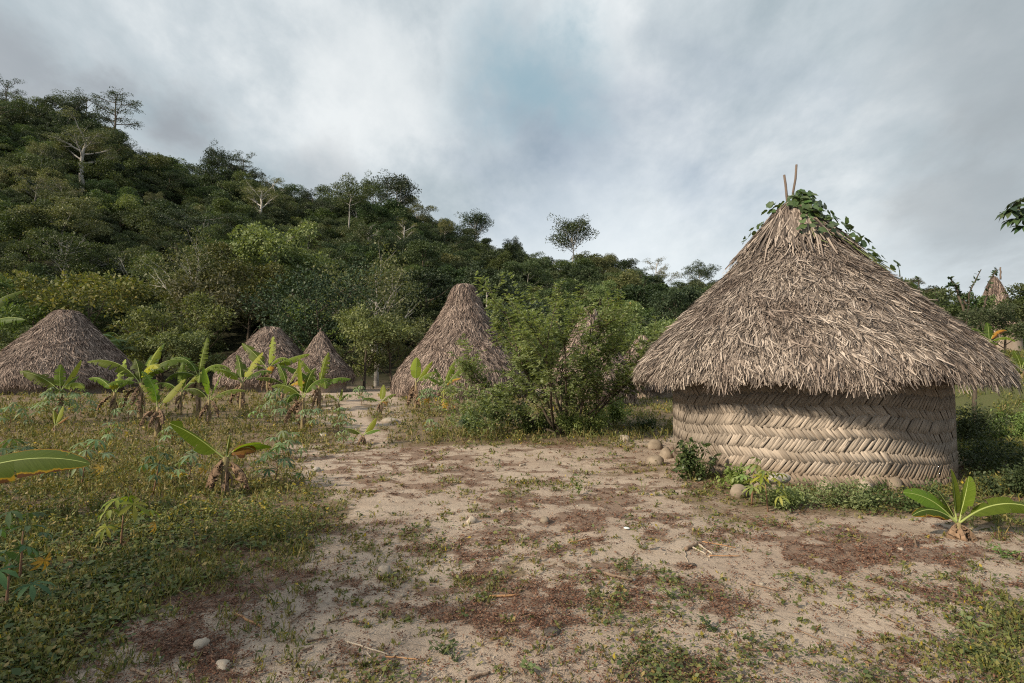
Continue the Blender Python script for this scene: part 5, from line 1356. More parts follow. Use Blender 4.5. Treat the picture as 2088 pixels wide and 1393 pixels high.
# stems: down the right-hand (from the camera) ridge of the roof, some to the left
for side, length, cnt in ((1.15, 1.9, 3), (0.75, 1.25, 3), (-1.2, 0.85, 2), (0.35, 0.9, 2), (1.75, 1.7, 2)):
    for c in range(cnt):
        th0 = camdir + side + rngv.normal(0, 0.15)
        P = np.array([roof_pt(0.05 + length * q, th0 + 0.2 * sin(q * 6 + c), 0.13 + 0.03 * rngv.uniform()) for q in np.linspace(0, 1, 10)])
        gv.add(*tube(P, 0.007, 4, False))
mesh_obj('stems', gv.mesh('stems', M['stem_green'], True), vine, kind='stuff')
def vine_leaf(p, size, outward):
    n_ = nrm(np.array([outward[0], outward[1], 0.8])[None] + rngv.normal(0, 0.35, (1, 3)))[0]
    d_ = nrm((outward * 0.6 + np.array([0, 0, -0.15]) + rngv.normal(0, 0.7, 3))[None])[0]
    d_ = nrm((d_ - n_ * np.dot(d_, n_) * 0.8)[None])[0]; s_ = nrm(np.cross(n_, d_)[None])[0]; n_ = np.cross(d_, s_)
    o = mesh_obj('leaf', hl[rngv.integers(5)], vine)
    Mx = Matrix(((d_[0], s_[0], n_[0], p[0]), (d_[1], s_[1], n_[1], p[1]), (d_[2], s_[2], n_[2], p[2]), (0, 0, 0, 1)))
    o.matrix_local = Mx @ Matrix.Scale(size, 4)
for i in range(300):
    z_ = rngv.uniform(0, 1)
    if z_ < 0.62:   th = camdir + rngv.uniform(0.35, 1.55); s = rngv.uniform(0.0, 1) ** 0.9 * (0.55 + 1.75 * sstep(0.5, 1.4, th - camdir))
    elif z_ < 0.74: th = camdir + rngv.uniform(-1.7, -0.95); s = rngv.uniform(0, 0.95)
    elif z_ < 0.90: th = camdir + rngv.uniform(-0.2, 1.6); s = rngv.uniform(0.0, 0.45)
    else:           th = camdir + rngv.uniform(0.1, 0.9); s = rngv.uniform(0.5, 1.15)
    out_ = np.array([cos(th), sin(th), 0.3])
    vine_leaf(roof_pt(float(s), th, rngv.uniform(0.11, 0.30)), rngv.uniform(0.07, 0.14), out_)
for i in range(22):
    a = rngv.uniform(0, 2 * pi); vine_leaf(np.array([0.14 * cos(a) + 0.05, 0.14 * sin(a), rngv.uniform(0.75, 1.12)]), rngv.uniform(0.08, 0.13), np.array([cos(a), sin(a), 0.5]))

# ------------------------------------------------------------------ stones
def stone_mesh(seed, sx, sy, sz, mat, rough=0.26):
    rng = np.random.default_rng(seed)
    nu, nv = 18, 11
    th = np.arange(nu) * 2 * pi / nu; ph = np.linspace(0.06, pi - 0.06, nv)
    PH, TH_ = np.meshgrid(ph, th, indexing='ij')
    d = np.stack([np.sin(PH) * np.cos(TH_), np.sin(PH) * np.sin(TH_), np.cos(PH)], -1)
    nz = fbm(d[..., 0] * 1.7 + seed, d[..., 1] * 1.7 + d[..., 2] * 2.1, seed, 3) - 0.5 + 0.4 * (fbm(d[..., 0] * 4 + seed, d[..., 2] * 4 + d[..., 1] * 3, seed + 5, 2) - .5)
    rr = 1 + rough * 2 * nz
    V = (d * rr[..., None] * (sx, sy, sz)).reshape(-1, 3)
    F = [(i * nu + j, (i + 1) * nu + j, (i + 1) * nu + (j + 1) % nu, i * nu + (j + 1) % nu) for i in range(nv - 1) for j in range(nu)]
    for base, fl in ((0, False), ((nv - 1) * nu, True)):
        for j in range(0, nu - 2, 2):
            q = (base, base + j + 1, base + j + 2, base + j + 3 if j + 3 < nu else base)
            if len(set(q)) < 4: continue
            F.append(q if not fl else q[::-1])
    return np_mesh('stone', V, np.array(F), M[mat], True)
ST = [
 ('flat pale boulder in the grass beside the little banana', 792, 862, 0.26, 0.16, 0.10, 'stone_pale', .03),
 ('whitish stone at the edge of the weeds, left of the bare ground', 643, 962, 0.075, 0.06, 0.05, 'stone_white', .02),
 ('round tan stone by the foot of the big bush', 1275, 902, 0.155, 0.14, 0.115, 'stone_pale', .05),
 ('speckled boulder leaning by the left edge of the woven wall', 1340, 918, 0.165, 0.15, 0.15, 'stone_tan', .06),
 ('smooth ochre boulder at the left corner of the hut', 1341, 950, 0.155, 0.15, 0.125, 'stone_tan', .05),
 ('half-hidden boulder tucked behind the ochre one', 1362, 936, 0.12, 0.12, 0.14, 'stone_tan', .05),
 ('brown boulder against the woven wall', 1548, 988, 0.16, 0.13, 0.165, 'stone_tan', .06),
 ('orange-brown boulder carrying the white flat stone', 1592, 1003, 0.155, 0.13, 0.12, 'stone_tan', .06),
 ('reddish boulder low in the weeds left of the brown boulder', 1512, 1000, 0.13, 0.11, 0.10, 'stone_tan', .04),
 ('small rounded stone at the foot of the wall middle', 1690, 992, 0.12, 0.10, 0.11, 'stone_tan', .05),
 ('pale stone at the foot of the wall right of the middle', 1770, 990, 0.10, 0.09, 0.10, 'stone_pale', .05),
 ('tan boulder at the right part of the woven wall', 1826, 985, 0.13, 0.11, 0.125, 'stone_tan', .05),
 ('whitish broken stone above the young banana', 1878, 1002, 0.11, 0.08, 0.07, 'stone_white', .04),
 ('pale cream rock among dry weeds near the lower left', 403, 1330, 0.046, 0.040, 0.036, 'stone_pale', .012),
 ('oval whitish rock at the bottom left', 449, 1370, 0.048, 0.036, 0.026, 'stone_pale', .01),
 ('small white pebble left of the oval rock', 321, 1357, 0.024, 0.02, 0.018, 'stone_white', .006),
 ('small orange pebble next to the cream rock', 424, 1312, 0.018, 0.015, 0.012, 'stone_tan', .004),
 ('pinkish pointed rock on the bare sand', 781, 1180, 0.055, 0.05, 0.055, 'stone_pale', .014),
 ('light rock among red litter in the middle of the yard', 961, 1069, 0.055, 0.05, 0.045, 'stone_pale', .012),
 ('ochre rock on the pale sand, middle of the yard', 1112, 1068, 0.05, 0.045, 0.045, 'stone_tan', .014),
 ('flat dark stone sunk in the sand near the bottom', 1124, 1302, 0.062, 0.05, 0.018, 'stone_dark', .004),
 ('little dark stone right of the bundle of sticks', 1415, 1160, 0.034, 0.03, 0.022, 'stone_dark', .006),
 ('whitish pebble on the right-hand sand', 1556, 1198, 0.022, 0.018, 0.016, 'stone_pale', .006),
 ('small pale stone by the dry weeds in the yard', 1026, 1046, 0.035, 0.03, 0.022, 'stone_pale', .008),
 ('pale pebble on the dark soil right of the middle', 1840, 1124, 0.026, 0.022, 0.02, 'stone_pale', .01),
 ('pale stone on the path before the pair of huts', 596, 868, 0.16, 0.12, 0.06, 'stone_pale', .02),
 ('scattered pale stone under the drooping banana', 655, 890, 0.16, 0.10, 0.06, 'stone_white', .02),
 ('pale stone left of the drooping banana', 598, 892, 0.14, 0.10, 0.05, 'stone_pale', .02),
 ('pale stone in grass behind the big bush', 1328, 876, 0.1, 0.09, 0.06, 'stone_white', .02),
]
for i, (lab, px, py, sx, sy, sz, m, sink) in enumerate(ST):
    wallside = 1480 < px < 1900 and 960 < py < 1010            # boulders that stand against the foot of the wall
    b = ground(px, py + (15 if wallside else 0)); b.z += sz * (0.75 if wallside else 0.50) - sink * 0.5
    b.y += sy * (0.6 if wallside else 1.0)
    o = mesh_obj('stone', stone_mesh(60 + i, sx, sy, sz, m, 0.11 if sx > 0.1 else 0.34), None, b, (0, 0, i * 1.3)); tag(o, lab, 'stone', 'stones about the yard')
b = ground(1592, 1018)
o = mesh_obj('stone', stone_mesh(200, 0.155, 0.12, 0.07, 'stone_white', 0.05), None, (b.x + 0.015, b.y + 0.07, b.z + 0.235), (R(-18), 0, 0.2)); tag(o, 'white flat stone balanced on the boulder by the woven wall', 'stone', 'stones about the yard')
o = mesh_obj('litter_scrap', stone_mesh(201, 0.032, 0.022, 0.008, 'paper', 0.25), None, on(*ground(1278, 1080).xy, 0.012), (0.2, 0.1, 0.5)); tag(o, 'small white scrap lying on the yard', 'scrap')

# ------------------------------------------------------------------ sticks lying about
SK = [
 ('short orange cane stick at the lower left', (474, 1256), (532, 1284), 0.0085, 'twig_orange'), ('dark forked stick near the orange cane', (590, 1275), (626, 1250), 0.006, 'twig'), ('stub of the dark forked stick', (588, 1295), (592, 1276), 0.005, 'twig'),
 ('brown stick on the sand above the grass patch', (666, 1275), (722, 1262), 0.006, 'twig'), ('brown stick below the grass patch', (626, 1312), (670, 1304), 0.006, 'twig'), ('tiny brown stick left of the pale reed', (616, 1334), (640, 1324), 0.006, 'twig'),
 ('pale reed on the bottom sand', (704, 1314), (792, 1340), 0.0055, 'twig_pale'), ('reddish reed continuing right of the pale reed', (786, 1343), (856, 1352), 0.005, 'twig_orange'), ('thin pale reed crossing the other one', (748, 1336), (768, 1360), 0.004, 'twig_pale'),
 ('long brown stick along the bottom edge litter', (664, 1366), (815, 1352), 0.006, 'twig'), ('thick brown branch lying in the middle of the yard', (1208, 1170), (1290, 1188), 0.015, 'twig'), ('dark stick end at the bottom, right of the middle', (955, 1390), (1000, 1378), 0.009, 'twig'),
 ('short twig in the litter at the bottom middle', (1090, 1264), (1128, 1250), 0.005, 'twig'), ('pale stick of the loose bundle, upper', (1418, 1110), (1452, 1134), 0.009, 'twig_pale'), ('pale stick of the loose bundle, lower', (1410, 1118), (1448, 1140), 0.009, 'twig_pale'),
 ('thick reddish stub of the loose bundle', (1398, 1126), (1422, 1114), 0.016, 'twig'), ('long thin stick right of the loose bundle', (1446, 1136), (1510, 1137), 0.006, 'twig_orange'), ('thin stick standing left of the loose bundle', (1394, 1118), (1403, 1150), 0.005, 'twig_pale'),
 ('thin stick arching over the loose bundle', (1432, 1108), (1500, 1120), 0.005, 'twig_orange'), ('orange stick in the litter left of the middle', (998, 1222), (1060, 1219), 0.009, 'twig_orange'), ('thin twig on the sand at right', (1530, 1195), (1600, 1212), 0.006, 'twig'),
 ('brown twig at the bottom right of the middle', (1522, 1330), (1585, 1332), 0.006, 'twig'), ('thin brown twig near the lower right', (1625, 1290), (1700, 1325), 0.005, 'twig'), ('dark twig on the sand at the far right', (1780, 1250), (1850, 1290), 0.006, 'twig'),
 ('thin stick left of the hut path', (1160, 1110), (1205, 1100), 0.007, 'twig_orange'), ('pale bit of wood on the upper sand', (1060, 952), (1072, 949), 0.016, 'twig_pale'), ('pale upright peg stuck in the dark soil at right', (1868, 1117), (1864, 1110), 0.008, 'twig'),
 ('dry stem at the bottom left corner of the sand', (268, 1370), (300, 1388), 0.010, 'twig'),
]
for i, (lab, a, b_, r, m) in enumerate(SK):
    p0 = np.array(ground(*a)); p1 = np.array(ground(*b_)); rng_ = np.random.default_rng(i)
    q = np.linspace(0, 1, 7)[:, None]; Ln = np.linalg.norm(p1 - p0)
    P = p0 * (1 - q) + p1 * q + rng_.normal(0, 0.015 * Ln, (7, 3)) * np.sin(q * pi) * (1, 1, 0.2)
    P[:, 2] = height(P[:, 0], P[:, 1]) + r * 0.9 + 0.006
    if 'upright' in lab: P[:, 2] += np.linspace(0, 0.05, 7)
    org = P[0].copy()
    g = Geo(); g.add(*tube(P - org, np.linspace(r, r * 0.7, 7) * rng_.uniform(0.85, 1.15, 7), 6))
    o = mesh_obj('stick', g.mesh('stick', M[m], True), None, org); tag(o, lab, 'stick', 'sticks lying on the yard')

# ------------------------------------------------------------------ spiny branching plant and palm behind, tree leaf at upper right
def spiny(label, px, py, Y, arms, seed):
    b = at(px, py, Y); b = Vector((b.x, Y, float(height(b.x, Y))))
    t = thing('spiny_shrub', label, 'shrub', b)
    rng = np.random.default_rng(seed); C = []; D = []
    for pts in arms:
        P = np.array([np.array(at(x_, y_, Y)) - np.array(b) for x_, y_ in pts])
        q = np.linspace(0, len(P) - 1, 14); P = np.stack([np.interp(q, np.arange(len(P)), P[:, k]) for k in range(3)], -1); P[:, 1] += np.cumsum(rng.normal(0, 0.03, 14))
        g = Geo(); g.add(*tube(P, np.linspace(0.06, 0.018, 14), 5, False)); mesh_obj('branch', g.mesh('branch', M['bark'], True), t)
        for k in range(90):
            i = rng.integers(1, 13); f = rng.uniform()
            C.append(P[i] * (1 - f) + P[min(i + 1, 13)] * f); D.append(rand_unit(rng, 1)[0] + (0, 0, 0.2))
    C = np.array(C); L = rng.uniform(0.10, 0.22, len(C)); V, F = leaf_quads(C, np.array(D), rand_unit(rng, len(C)), L, L * 0.5)
    mesh_obj('foliage', np_mesh('foliage', V, F, M['fol_gloss']), t, kind='stuff')
spiny('spiny dark branching shrub against the sky beyond the large hut', 1965, 790, 24, [[(1965, 760), (1966, 680), (1972, 605), (1998, 550)], [(1970, 620), (1955, 590), (1940, 565)], [(1966, 640), (1945, 582), (1925, 583)], [(1985, 700), (2008, 620), (2020, 575), (2032, 548)], [(1985, 690), (1990, 640), (1992, 605)]], 3)
spiny('single spiny shoot beyond the right slope of the large hut', 1875, 800, 27, [[(1880, 740), (1878, 640), (1872, 565)], [(1905, 720), (1912, 640), (1905, 585)]], 4)

def palm(label, px, py, Y, h, L, n, seed):
    b = at(px, py, Y); b = Vector((b.x, Y, float(height(b.x, Y)))); t = thing('palm_tree', label, 'palm', b); rng = np.random.default_rng(seed)
    q = np.linspace(0, 1, 6)[:, None]; P = np.array([0.1, 0, h]) * q; P[0, 2] = -0.2
    g = Geo(); g.add(*tube(P, np.linspace(0.16, 0.12, 6), 8)); mesh_obj('trunk', g.mesh('trunk', M['bark'], True), t)
    for i in range(n):
        a = i * 2.4; el = rng.uniform(0.2, 1.35); tt = np.linspace(0, 1, 14); ang = el - 1.5 * tt ** 1.5
        X = np.concatenate([[0], np.cumsum(np.cos(ang[:-1]))]) * L / 13; Z = np.concatenate([[0], np.cumsum(np.sin(ang[:-1]))]) * L / 13
        C = []; D = []
        Pm = np.stack([X, 0 * X, Z], -1)
        for k in np.linspace(1.5, 12.8, 26):
            j = int(k); p = Pm[j] * (1 - (k - j)) + Pm[min(j + 1, 13)] * (k - j)
            for sg in (-1, 1): C.append(p); D.append(np.array([0.45, sg, -0.35]))
        ln = 0.55 * L * 0.6 * np.sin(np.repeat(np.linspace(0.25, 2.7, 26), 2))
        V, F = leaf_quads(np.array(C), np.array(D), np.tile([0.2, 0, 1.0], (len(C), 1)), ln, 0.06)
        o = mesh_obj('frond', np_mesh('frond', V, F, M['fol_cassava_dark']), t, tuple(P[-1]), (0, 0, a))
        gg = Geo(); gg.add(*tube(Pm, np.linspace(0.02, 0.006, 14), 4, False)); mesh_obj('rachis', gg.mesh('rachis', M['stem_green'], True), o)
palm('small feathery palm behind the right slope of the left hut', 245, 800, 36, 2.3, 2.3, 16, 5)
palm('leafy palm-like tree right of the small palm', 322, 800, 38, 2.6, 2.2, 14, 6)

# tree just outside the frame on the right whose lobed leaves hang into the upper corner
tb = on(9.3, 7.2)
tr = thing('tree', 'tree at the right edge whose dark lobed leaves hang into the upper corner', 'tree', tb)
q = np.linspace(0, 1, 8)[:, None]
P = np.array([0.1, 0.3, 5.4]) * q; P[0, 2] = -0.2
g = Geo(); g.add(*tube(P, np.linspace(0.11, 0.05, 8), 8)); mesh_obj('trunk', g.mesh('trunk', M['bark_grey'], True), tr)
rng = np.random.default_rng(2)
LOB = palm_leaf(31, 9, 0.30, 0.085, 0.7).mesh('leaf', M['fol_gloss'], True)
for i in range(20):
    a = i * 2.4; f = 0.62 + 0.38 * i / 19; p0 = np.array([0.1, 0.3, 5.4]) * f
    ln = rng.uniform(0.6, 1.0); el = R(20 + 40 * (f - .6))
    e = p0 + np.array([cos(a) * cos(el), sin(a) * cos(el), sin(el)]) * ln
    g = Geo(); g.add(*tube(np.array([p0, (p0 + e) / 2 + (0, 0, .05), e]), [0.012, 0.01, 0.007], 4, False)); mesh_obj('petiole', g.mesh('petiole', M['stem_green'], True), tr)
    mesh_obj('leaf', LOB, tr, e, (rng.normal(0, .15), .3, a), rng.uniform(.8, 1.15))
for (px, py, a, s_) in ((2066, 424, 165, 0.85), (2080, 408, 120, 0.8), (2072, 446, 200, 0.85), (2092, 440, 90, 0.8), (2096, 425, 250, .85), (2090, 462, 230, 0.75), (2060, 432, 190, .7)):
    e = np.array(at(px, py, 7.0)) - np.array(tb); p0 = np.array([0.08, 0.25, 4.2])
    g = Geo(); g.add(*tube(np.array([p0, (p0 + e) / 2 + (0, 0, .12), e]), [0.012, 0.009, 0.006], 4, False)); mesh_obj('petiole', g.mesh('petiole', M['stem_green'], True), tr)
    mesh_obj('leaf', LOB, tr, e, (rng.normal(0, .2), .35, R(a)), s_)
# slim trunk under the right eave
t9 = thing('tree', 'slim bare-trunked tree under the right eave of the large hut', 'tree', ground(1990, 892))
P = np.array([(0, 0, -.1), (0.02, 0, .35), (-0.01, 0, .7), (0.03, 0, 1.1), (0.1, 0.1, 1.9)]); g = Geo(); g.add(*tube(P, [.055, .05, .045, .04, .03], 8)); mesh_obj('trunk', g.mesh('trunk', M['bark'], True), t9)
C = rng.normal(0, .3, (500, 3)) * (1, 1, .6) + (0.1, .1, 1.6); V, F = leaf_quads(C, rand_unit(rng, 500), nrm(rng.normal(0, .5, (500, 3)) + (0, 0, .8)), .12, .06); mesh_obj('crown', np_mesh('crown', V, F, M['fol_mid']), t9, kind='stuff')
# ------------------------------------------------------------------ what grows and lies on the yard, uncountable
rng = np.random.default_rng(123)
def sample(n, lo=792, hi=1440, bias=1.0):
    py = lo + (hi - lo) * rng.uniform(0, 1, n) ** bias; px = rng.uniform(-90, 2180, n)
    x, y = ground_np(px, py)
    g, l, s, ppx, ppy = covers(x, y)
    return x, y, g, l, s, px, py
def in_hut(x, y, r=2.05): return (x - HX) ** 2 + (y - HY) ** 2 < r * r
def clusters(x, y, per, spread):
    k = np.repeat(np.arange(len(x)), per); m = len(k)
    a = rng.uniform(0, 2 * pi, m); rr = spread[k] * np.sqrt(rng.uniform(0, 1, m))
    return k, x[k] + rr * np.cos(a), y[k] + rr * np.sin(a)
def stuff(name, parts, mat, label, cat):
    V = np.concatenate([p[0] for p in parts]); off = np.cumsum([0] + [len(p[0]) for p in parts[:-1]]); F = np.concatenate([p[1] + o for p, o in zip(parts, off)])
    return tag(mesh_obj(name, np_mesh(name, V, F, M[mat])), label, cat, kind='stuff')

# creeping broad leaves, lower left and by the hut
x, y, g, l, s, px, py = sample(60000)
dens = g * np.where(px < 760, sstep(980, 1130, py) * sstep(120, -330, px - np.interp(py, GB_Y, GB_X) + 240 * (fbm(x * 2, y * 2, 44, 3) - .5)), 0.65) * sstep(0.44, 0.58, 0.55 * fbm(x * 1.3, y * 1.3, 14, 4) + 0.45 * fbm(x * 4.2, y * 4.2, 24, 4) + 0.02 * (px < 700))
keep = (rng.uniform(0, 1, len(x)) < dens * np.where(px < 700, 0.56, 0.42)) & ~in_hut(x, y)
x, y, py, px = x[keep], y[keep], py[keep], px[keep]
k, cx_, cy_ = clusters(x, y, 7, 0.03 + 0.012 * y)
m = len(k); sz = (0.0085 + 0.0022 * y[k]) * rng.uniform(0.6, 1.5, m) * np.where(px[k] < 620, 1.25, 0.8) * rng.choice([0.5, 0.65, 0.8, 1.0, 1.35], len(x))[k]
C = np.stack([cx_, cy_, height(cx_, cy_) + rng.uniform(0.008, 0.045, m) + 0.003 * y[k]], -1)
V, F = leaf_quads(C, rand_unit(rng, m) * (1, 1, 0.25), nrm(rng.normal(0, 0.38, (m, 3)) + np.array([0, 0, 1])), sz * 1.7, sz * 1.35, 0.08)
h1 = rng.uniform(0, 1, m) < np.where(px[k] < 760, 0.72, 0.35)
sel = np.repeat(h1, 1)
Vq = V.reshape(-1, 4, 3)
fq = lambda a: (a.reshape(-1, 3), np.arange(len(a) * 4).reshape(-1, 4))
print('creepers', m)
stuff('dark_creeping_weeds', [fq(Vq[sel])], 'weed_dark', 'dark green creeping weeds carpeting the lower left ground', 'weeds')
stuff('creeping_weeds', [fq(Vq[~sel])], 'weed_green', 'yellow-green creeping weeds spread over the yard', 'weeds')

# grass and thin weeds of the field
x, y, g, l, s, px, py = sample(56000, 788, 1420, 1.0)
xb = 8.5 + 22 * rng.uniform(0, 1, 9000) ** 1.3; yb = 9 + 22 * rng.uniform(0, 1, 9000) ** 1.4      # the grassy rise on the right
x = np.concatenate([x, xb]); y = np.concatenate([y, yb]); g = np.concatenate([g, np.ones(9000)]); l = np.concatenate([l, np.zeros(9000)]); s = np.concatenate([s, np.zeros(9000)]); px = np.concatenate([px, np.full(9000, 2050.)]); py = np.concatenate([py, np.full(9000, 800.)])
dens = g * np.where(py < 1010, 1.0, np.where(px < 700, 0.5, 0.32)) + 0.055 * (1 - s) * (1 - l)
patch = 0.35 + 0.9 * sstep(0.38, 0.6, 0.5 * fbm(x * .8, y * .8, 61, 4) + 0.5 * fbm(x * 3, y * 3, 63, 4))
keep = (rng.uniform(0, 1, len(x)) < dens * patch * 0.55) & ~in_hut(x, y, 2.15)
x, y, px, py = x[keep], y[keep], px[keep], py[keep]
per = 7
k, cx_, cy_ = clusters(x, y, per, 0.012 + 0.007 * y)
m = len(k); hgt = (0.035 + 0.0095 * np.minimum(y[k], 16)) * rng.uniform(0.4, 1.5, m) * (0.7 + 0.8 * fbm(x[k] * .5, y[k] * .5, 8, 3)) * np.where((px[k] > 640) & (py[k] > 905) & (px[k] < 1960), 0.5, 1.0)
C = np.stack([cx_, cy_, height(cx_, cy_) - 0.004], -1)
dd = nrm(rng.normal(0, 1, (m, 3)) * np.where((px[k] > 640) & (py[k] > 905), 0.95, 0.45)[:, None] + np.array([0, 0, 1]))
dd[:, 2] = np.abs(dd[:, 2])
V, F = leaf_quads(C, dd, rand_unit(rng, m), hgt, 0.004 + 0.0011 * y[k], 0.1, 0.5)
# small leaves on the thin stems
k2 = rng.integers(0, m, int(m * 0.9)); C2 = C[k2] + dd[k2] * (hgt[k2] * rng.uniform(0.35, 1.0, len(k2)))[:, None]
sz = (0.010 + 0.0018 * y[k][k2]) * rng.uniform(0.6, 1.5, len(k2))
V2, F2 = leaf_quads(C2, rand_unit(rng, len(k2)), nrm(rng.normal(0, 0.6, (len(k2), 3)) + np.array([0, 0, .8])), sz * 1.6, sz)
Va = np.concatenate([V.reshape(-1, 4, 3), V2.reshape(-1, 4, 3)])
pxa = np.concatenate([px[k], px[k][k2]]); pya = np.concatenate([py[k], py[k][k2]])
pick = rng.uniform(0, 1, len(Va))
dry = np.where((pxa < 900) & (pya < 1010), 0.66, np.where(pxa > 1930, 0.12, 0.45))
ye = pick > 0.955
print('grass', len(Va))
stuff('field_grass', [fq(Va[(pick < dry) & ~ye])], 'grass_dry', 'dry yellowish grass covering the left field', 'grass')
stuff('green_grass', [fq(Va[(pick >= dry) & ~ye])], 'weed_green', 'green grass and small weeds of the yard', 'grass')
stuff('yellow_weeds', [fq(Va[ye])], 'weed_yellow', 'scattered yellow weed leaves in the grass', 'weeds')

# tall thin weeds of the left field: wiry stems with small yellow-green leaves
x, y, g, l, s, px, py = sample(2600, 850, 1120)
keep = (px < 700) & (rng.uniform(0, 1, len(x)) < g * sstep(0.36, 0.58, fbm(x * 0.9, y * 0.9, 55, 4))); x, y = x[keep], y[keep]
ns = len(x); nlv = 14; hh = rng.uniform(0.12, 0.38, ns); lean = rng.normal(0, 0.22, (ns, 2))
k = np.repeat(np.arange(ns), nlv); q = np.tile(np.linspace(0.2, 1.0, nlv), ns)
base = np.stack([x, y, height(x, y)], -1); axis = nrm(np.concatenate([lean, np.ones((ns, 1))], 1))
C = base[k] + axis[k] * (hh[k] * q)[:, None] + rng.normal(0, 0.018, (len(k), 3)) * (1, 1, .3)
sz = rng.uniform(0.014, 0.034, len(k)) * (0.7 + 0.05 * y[k])
Vt, Ft = leaf_quads(C, rand_unit(rng, len(k)) * (1, 1, .5), nrm(rng.normal(0, 0.5, (len(k), 3)) + np.array([0, 0, .9])), sz * 1.5, sz * 0.8)
Vs, Fs = leaf_quads(base, axis, rand_unit(rng, ns), hh, 0.006, 0.0, 0.3)
hue = rng.uniform(0, 1, len(k))
stuff('wiry_weeds', [fq(Vt.reshape(-1, 4, 3)[hue < 0.8]), (Vs, Fs)], 'weed_green', 'wiry knee-high weeds standing in the left field', 'weeds')
stuff('wiry_weed_tips', [fq(Vt.reshape(-1, 4, 3)[hue >= 0.8])], 'weed_yellow', 'yellow leaves of the wiry weeds in the left field', 'weeds')

# red-brown dry creepers lying flat: little feathery sprays
x, y, g, l, s, px, py = sample(46000, 870, 1430)
keep = (rng.uniform(0, 1, len(x)) < (l * 0.90 + 0.14 * (1 - s)) * 0.62) & ~in_hut(x, y)
x, y = x[keep], y[keep]
per = 9
n_ = len(x); a0 = rng.uniform(0, 2 * pi, n_); ln = rng.uniform(0.04, 0.13, n_) * (0.7 + 0.05 * y)
k = np.repeat(np.arange(n_), per); q = np.tile(np.linspace(0, 1, per), n_)
bend = rng.normal(0, 0.8, n_)
aa = a0[k] + bend[k] * q
cx_ = x[k] + ln[k] * q * np.cos(aa); cy_ = y[k] + ln[k] * q * np.sin(aa); m = len(k)
C = np.stack([cx_, cy_, height(cx_, cy_) + 0.006 + rng.uniform(0, 0.016, m)], -1)
sd = aa + np.where(np.arange(m) % 2, 1, -1) * rng.uniform(0.3, 1.2, m)
sz = (0.0065 + 0.0014 * y[k]) * rng.uniform(0.6, 1.5, m)
V, F = leaf_quads(C, np.stack([np.cos(sd), np.sin(sd), rng.normal(0.1, 0.3, m)], -1), nrm(rng.normal(0, 0.5, (m, 3)) + np.array([0, 0, 1])), sz * 1.6, sz * 0.62)
print('litter', m)
stuff('dry_creepers', [(V, F)], 'litter', 'red-brown dry creepers and leaf litter lying on the sand', 'litter')

# fine twigs and straw bits
x, y, g, l, s, px, py = sample(9000, 880, 1430)
keep = ~in_hut(x, y); x, y = x[keep], y[keep]; m = len(x)
a0 = rng.uniform(0, 2 * pi, m); C = np.stack([x, y, height(x, y) + 0.008], -1)
V, F = leaf_quads(C, np.stack([np.cos(a0), np.sin(a0), rng.normal(0, 0.06, m)], -1), np.tile([0, 0, 1.0], (m, 1)) + rng.normal(0, .2, (m, 3)), rng.uniform(0.02, 0.10, m), 0.004, 0.3, 0.5)
stuff('straw_bits', [(V, F)], 'thatch', 'straw bits and fine twigs scattered on the yard', 'straw')

# gravel
x, y, g, l, s, px, py = sample(7000, 900, 1430)
keep = (~in_hut(x, y)) & (rng.uniform(0, 1, len(x)) < 0.9 - 0.6 * g); x, y = x[keep], y[keep]; m = len(x)
r = rng.gamma(2.0, 0.0016, m) * (0.8 + 0.09 * y) + 0.0012
O = np.array([(1, 0, 0), (0, 1, 0), (-1, 0, 0), (0, -1, 0), (0, 0, .7), (0, 0, -.7)], float)
V = (np.stack([x, y, height(x, y) + r * 0.35], -1)[:, None] + O[None] * r[:, None, None] * rng.uniform(0.7, 1.3, (m, 6, 1))).reshape(-1, 3)
F = (np.arange(m)[:, None, None] * 6 + np.array([(0, 1, 4), (1, 2, 4), (2, 3, 4), (3, 0, 4), (1, 0, 5), (2, 1, 5), (3, 2, 5), (0, 3, 5)])[None]).reshape(-1, 3)
tag(mesh_obj('gravel', np_mesh('gravel', V, F, M['stone_pale'], True)), 'fine pale gravel scattered over the sandy soil', 'gravel', kind='stuff')

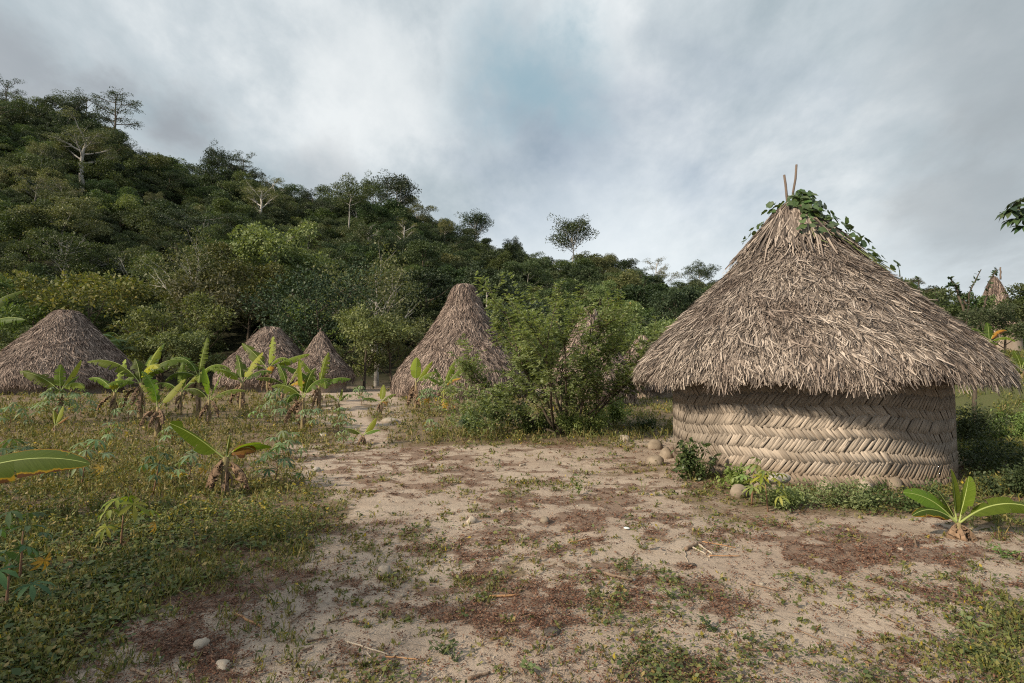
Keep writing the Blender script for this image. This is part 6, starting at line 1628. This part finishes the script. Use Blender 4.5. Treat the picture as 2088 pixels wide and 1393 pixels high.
# single upright weeds one can tell apart
def weed(label, px, py, h, n, leaf, mat, seed, w=0.5):
    r_ = np.random.default_rng(seed); b = ground(px, py); t = thing('weed', label, 'weed', b, 0, 'single weeds on the bare yard'); g = Geo(); C = []; D = []
    for s_ in range(max(2, n // 8)):
        a = r_.uniform(0, 2 * pi); e = np.array([cos(a) * h * w, sin(a) * h * w, h * r_.uniform(.6, 1)]); q = np.linspace(0, 1, 5)[:, None]; P = e * np.concatenate([q, q, q ** .8], 1)
        g.add(*tube(P, np.linspace(.003, .0015, 5), 4, False))
        for i in range(8):
            f = (i + 1) / 8 * 4; k = min(int(f), 3); C.append(P[k] * (1 - f + k) + P[k + 1] * (f - k)); D.append(r_.normal(0, 1, 3) * (1, 1, .3) + e * 2)
    C = np.array(C); L = leaf * r_.uniform(.7, 1.3, len(C)); V, F = leaf_quads(C, np.array(D), nrm(r_.normal(0, .35, (len(C), 3)) + (0, 0, 1)), L, L * .6)
    mesh_obj('stems', g.mesh('stems', M['stem_green'], True), t, kind='stuff'); mesh_obj('leaves', np_mesh('leaves', V, F, M[mat]), t, kind='stuff')
weed('bright green broad-leaved weed at the bottom middle', 1083, 1378, 0.09, 24, 0.040, 'fol_bush', 1, .45)
weed('grassy tuft beside the reeds at the bottom', 905, 1335, 0.10, 56, 0.028, 'fol_mid', 2, .7)
weed('dark thin tuft right of the reeds', 928, 1352, 0.06, 32, 0.02, 'fol_gloss', 3, .8)
weed('yellow-flecked weed on the middle of the yard', 1312, 1122, 0.12, 32, 0.035, 'fol_yellow', 4, .8)
weed('upright green weed in the middle weeds', 1180, 1010, 0.2, 40, 0.05, 'fol_light', 5, .6)
weed('thin dark weed on the upper sand', 1014, 962, 0.22, 16, 0.04, 'fol_gloss', 6, .3)
weed('green weed among the mid-yard patch', 1370, 1225, 0.12, 56, 0.032, 'fol_light', 7, .9)
weed('leafy weed at the lower right of the mid-yard patch', 1455, 1290, 0.10, 40, 0.03, 'fol_mid', 8, .8)
weed('green weed below the young banana at right', 2045, 1140, 0.12, 48, 0.04, 'fol_bush', 9, .9)
weed('low weed at the bottom right corner', 1985, 1290, 0.08, 40, 0.035, 'fol_bush', 10, 1.0)
weed('bare-stemmed weed right of the bush on the sand', 1310, 1010, 0.2, 16, 0.03, 'fol_olive', 11, .6)

# unseen tree added off the left of the frame to shade the lower left corner
shade = plant_tree('broad2', on(-9.0, -1.2, -0.1), 'unseen broad tree added outside the left of the frame to shade the lower left ground', None, 0.50, 0.8, fol='fol_mid')
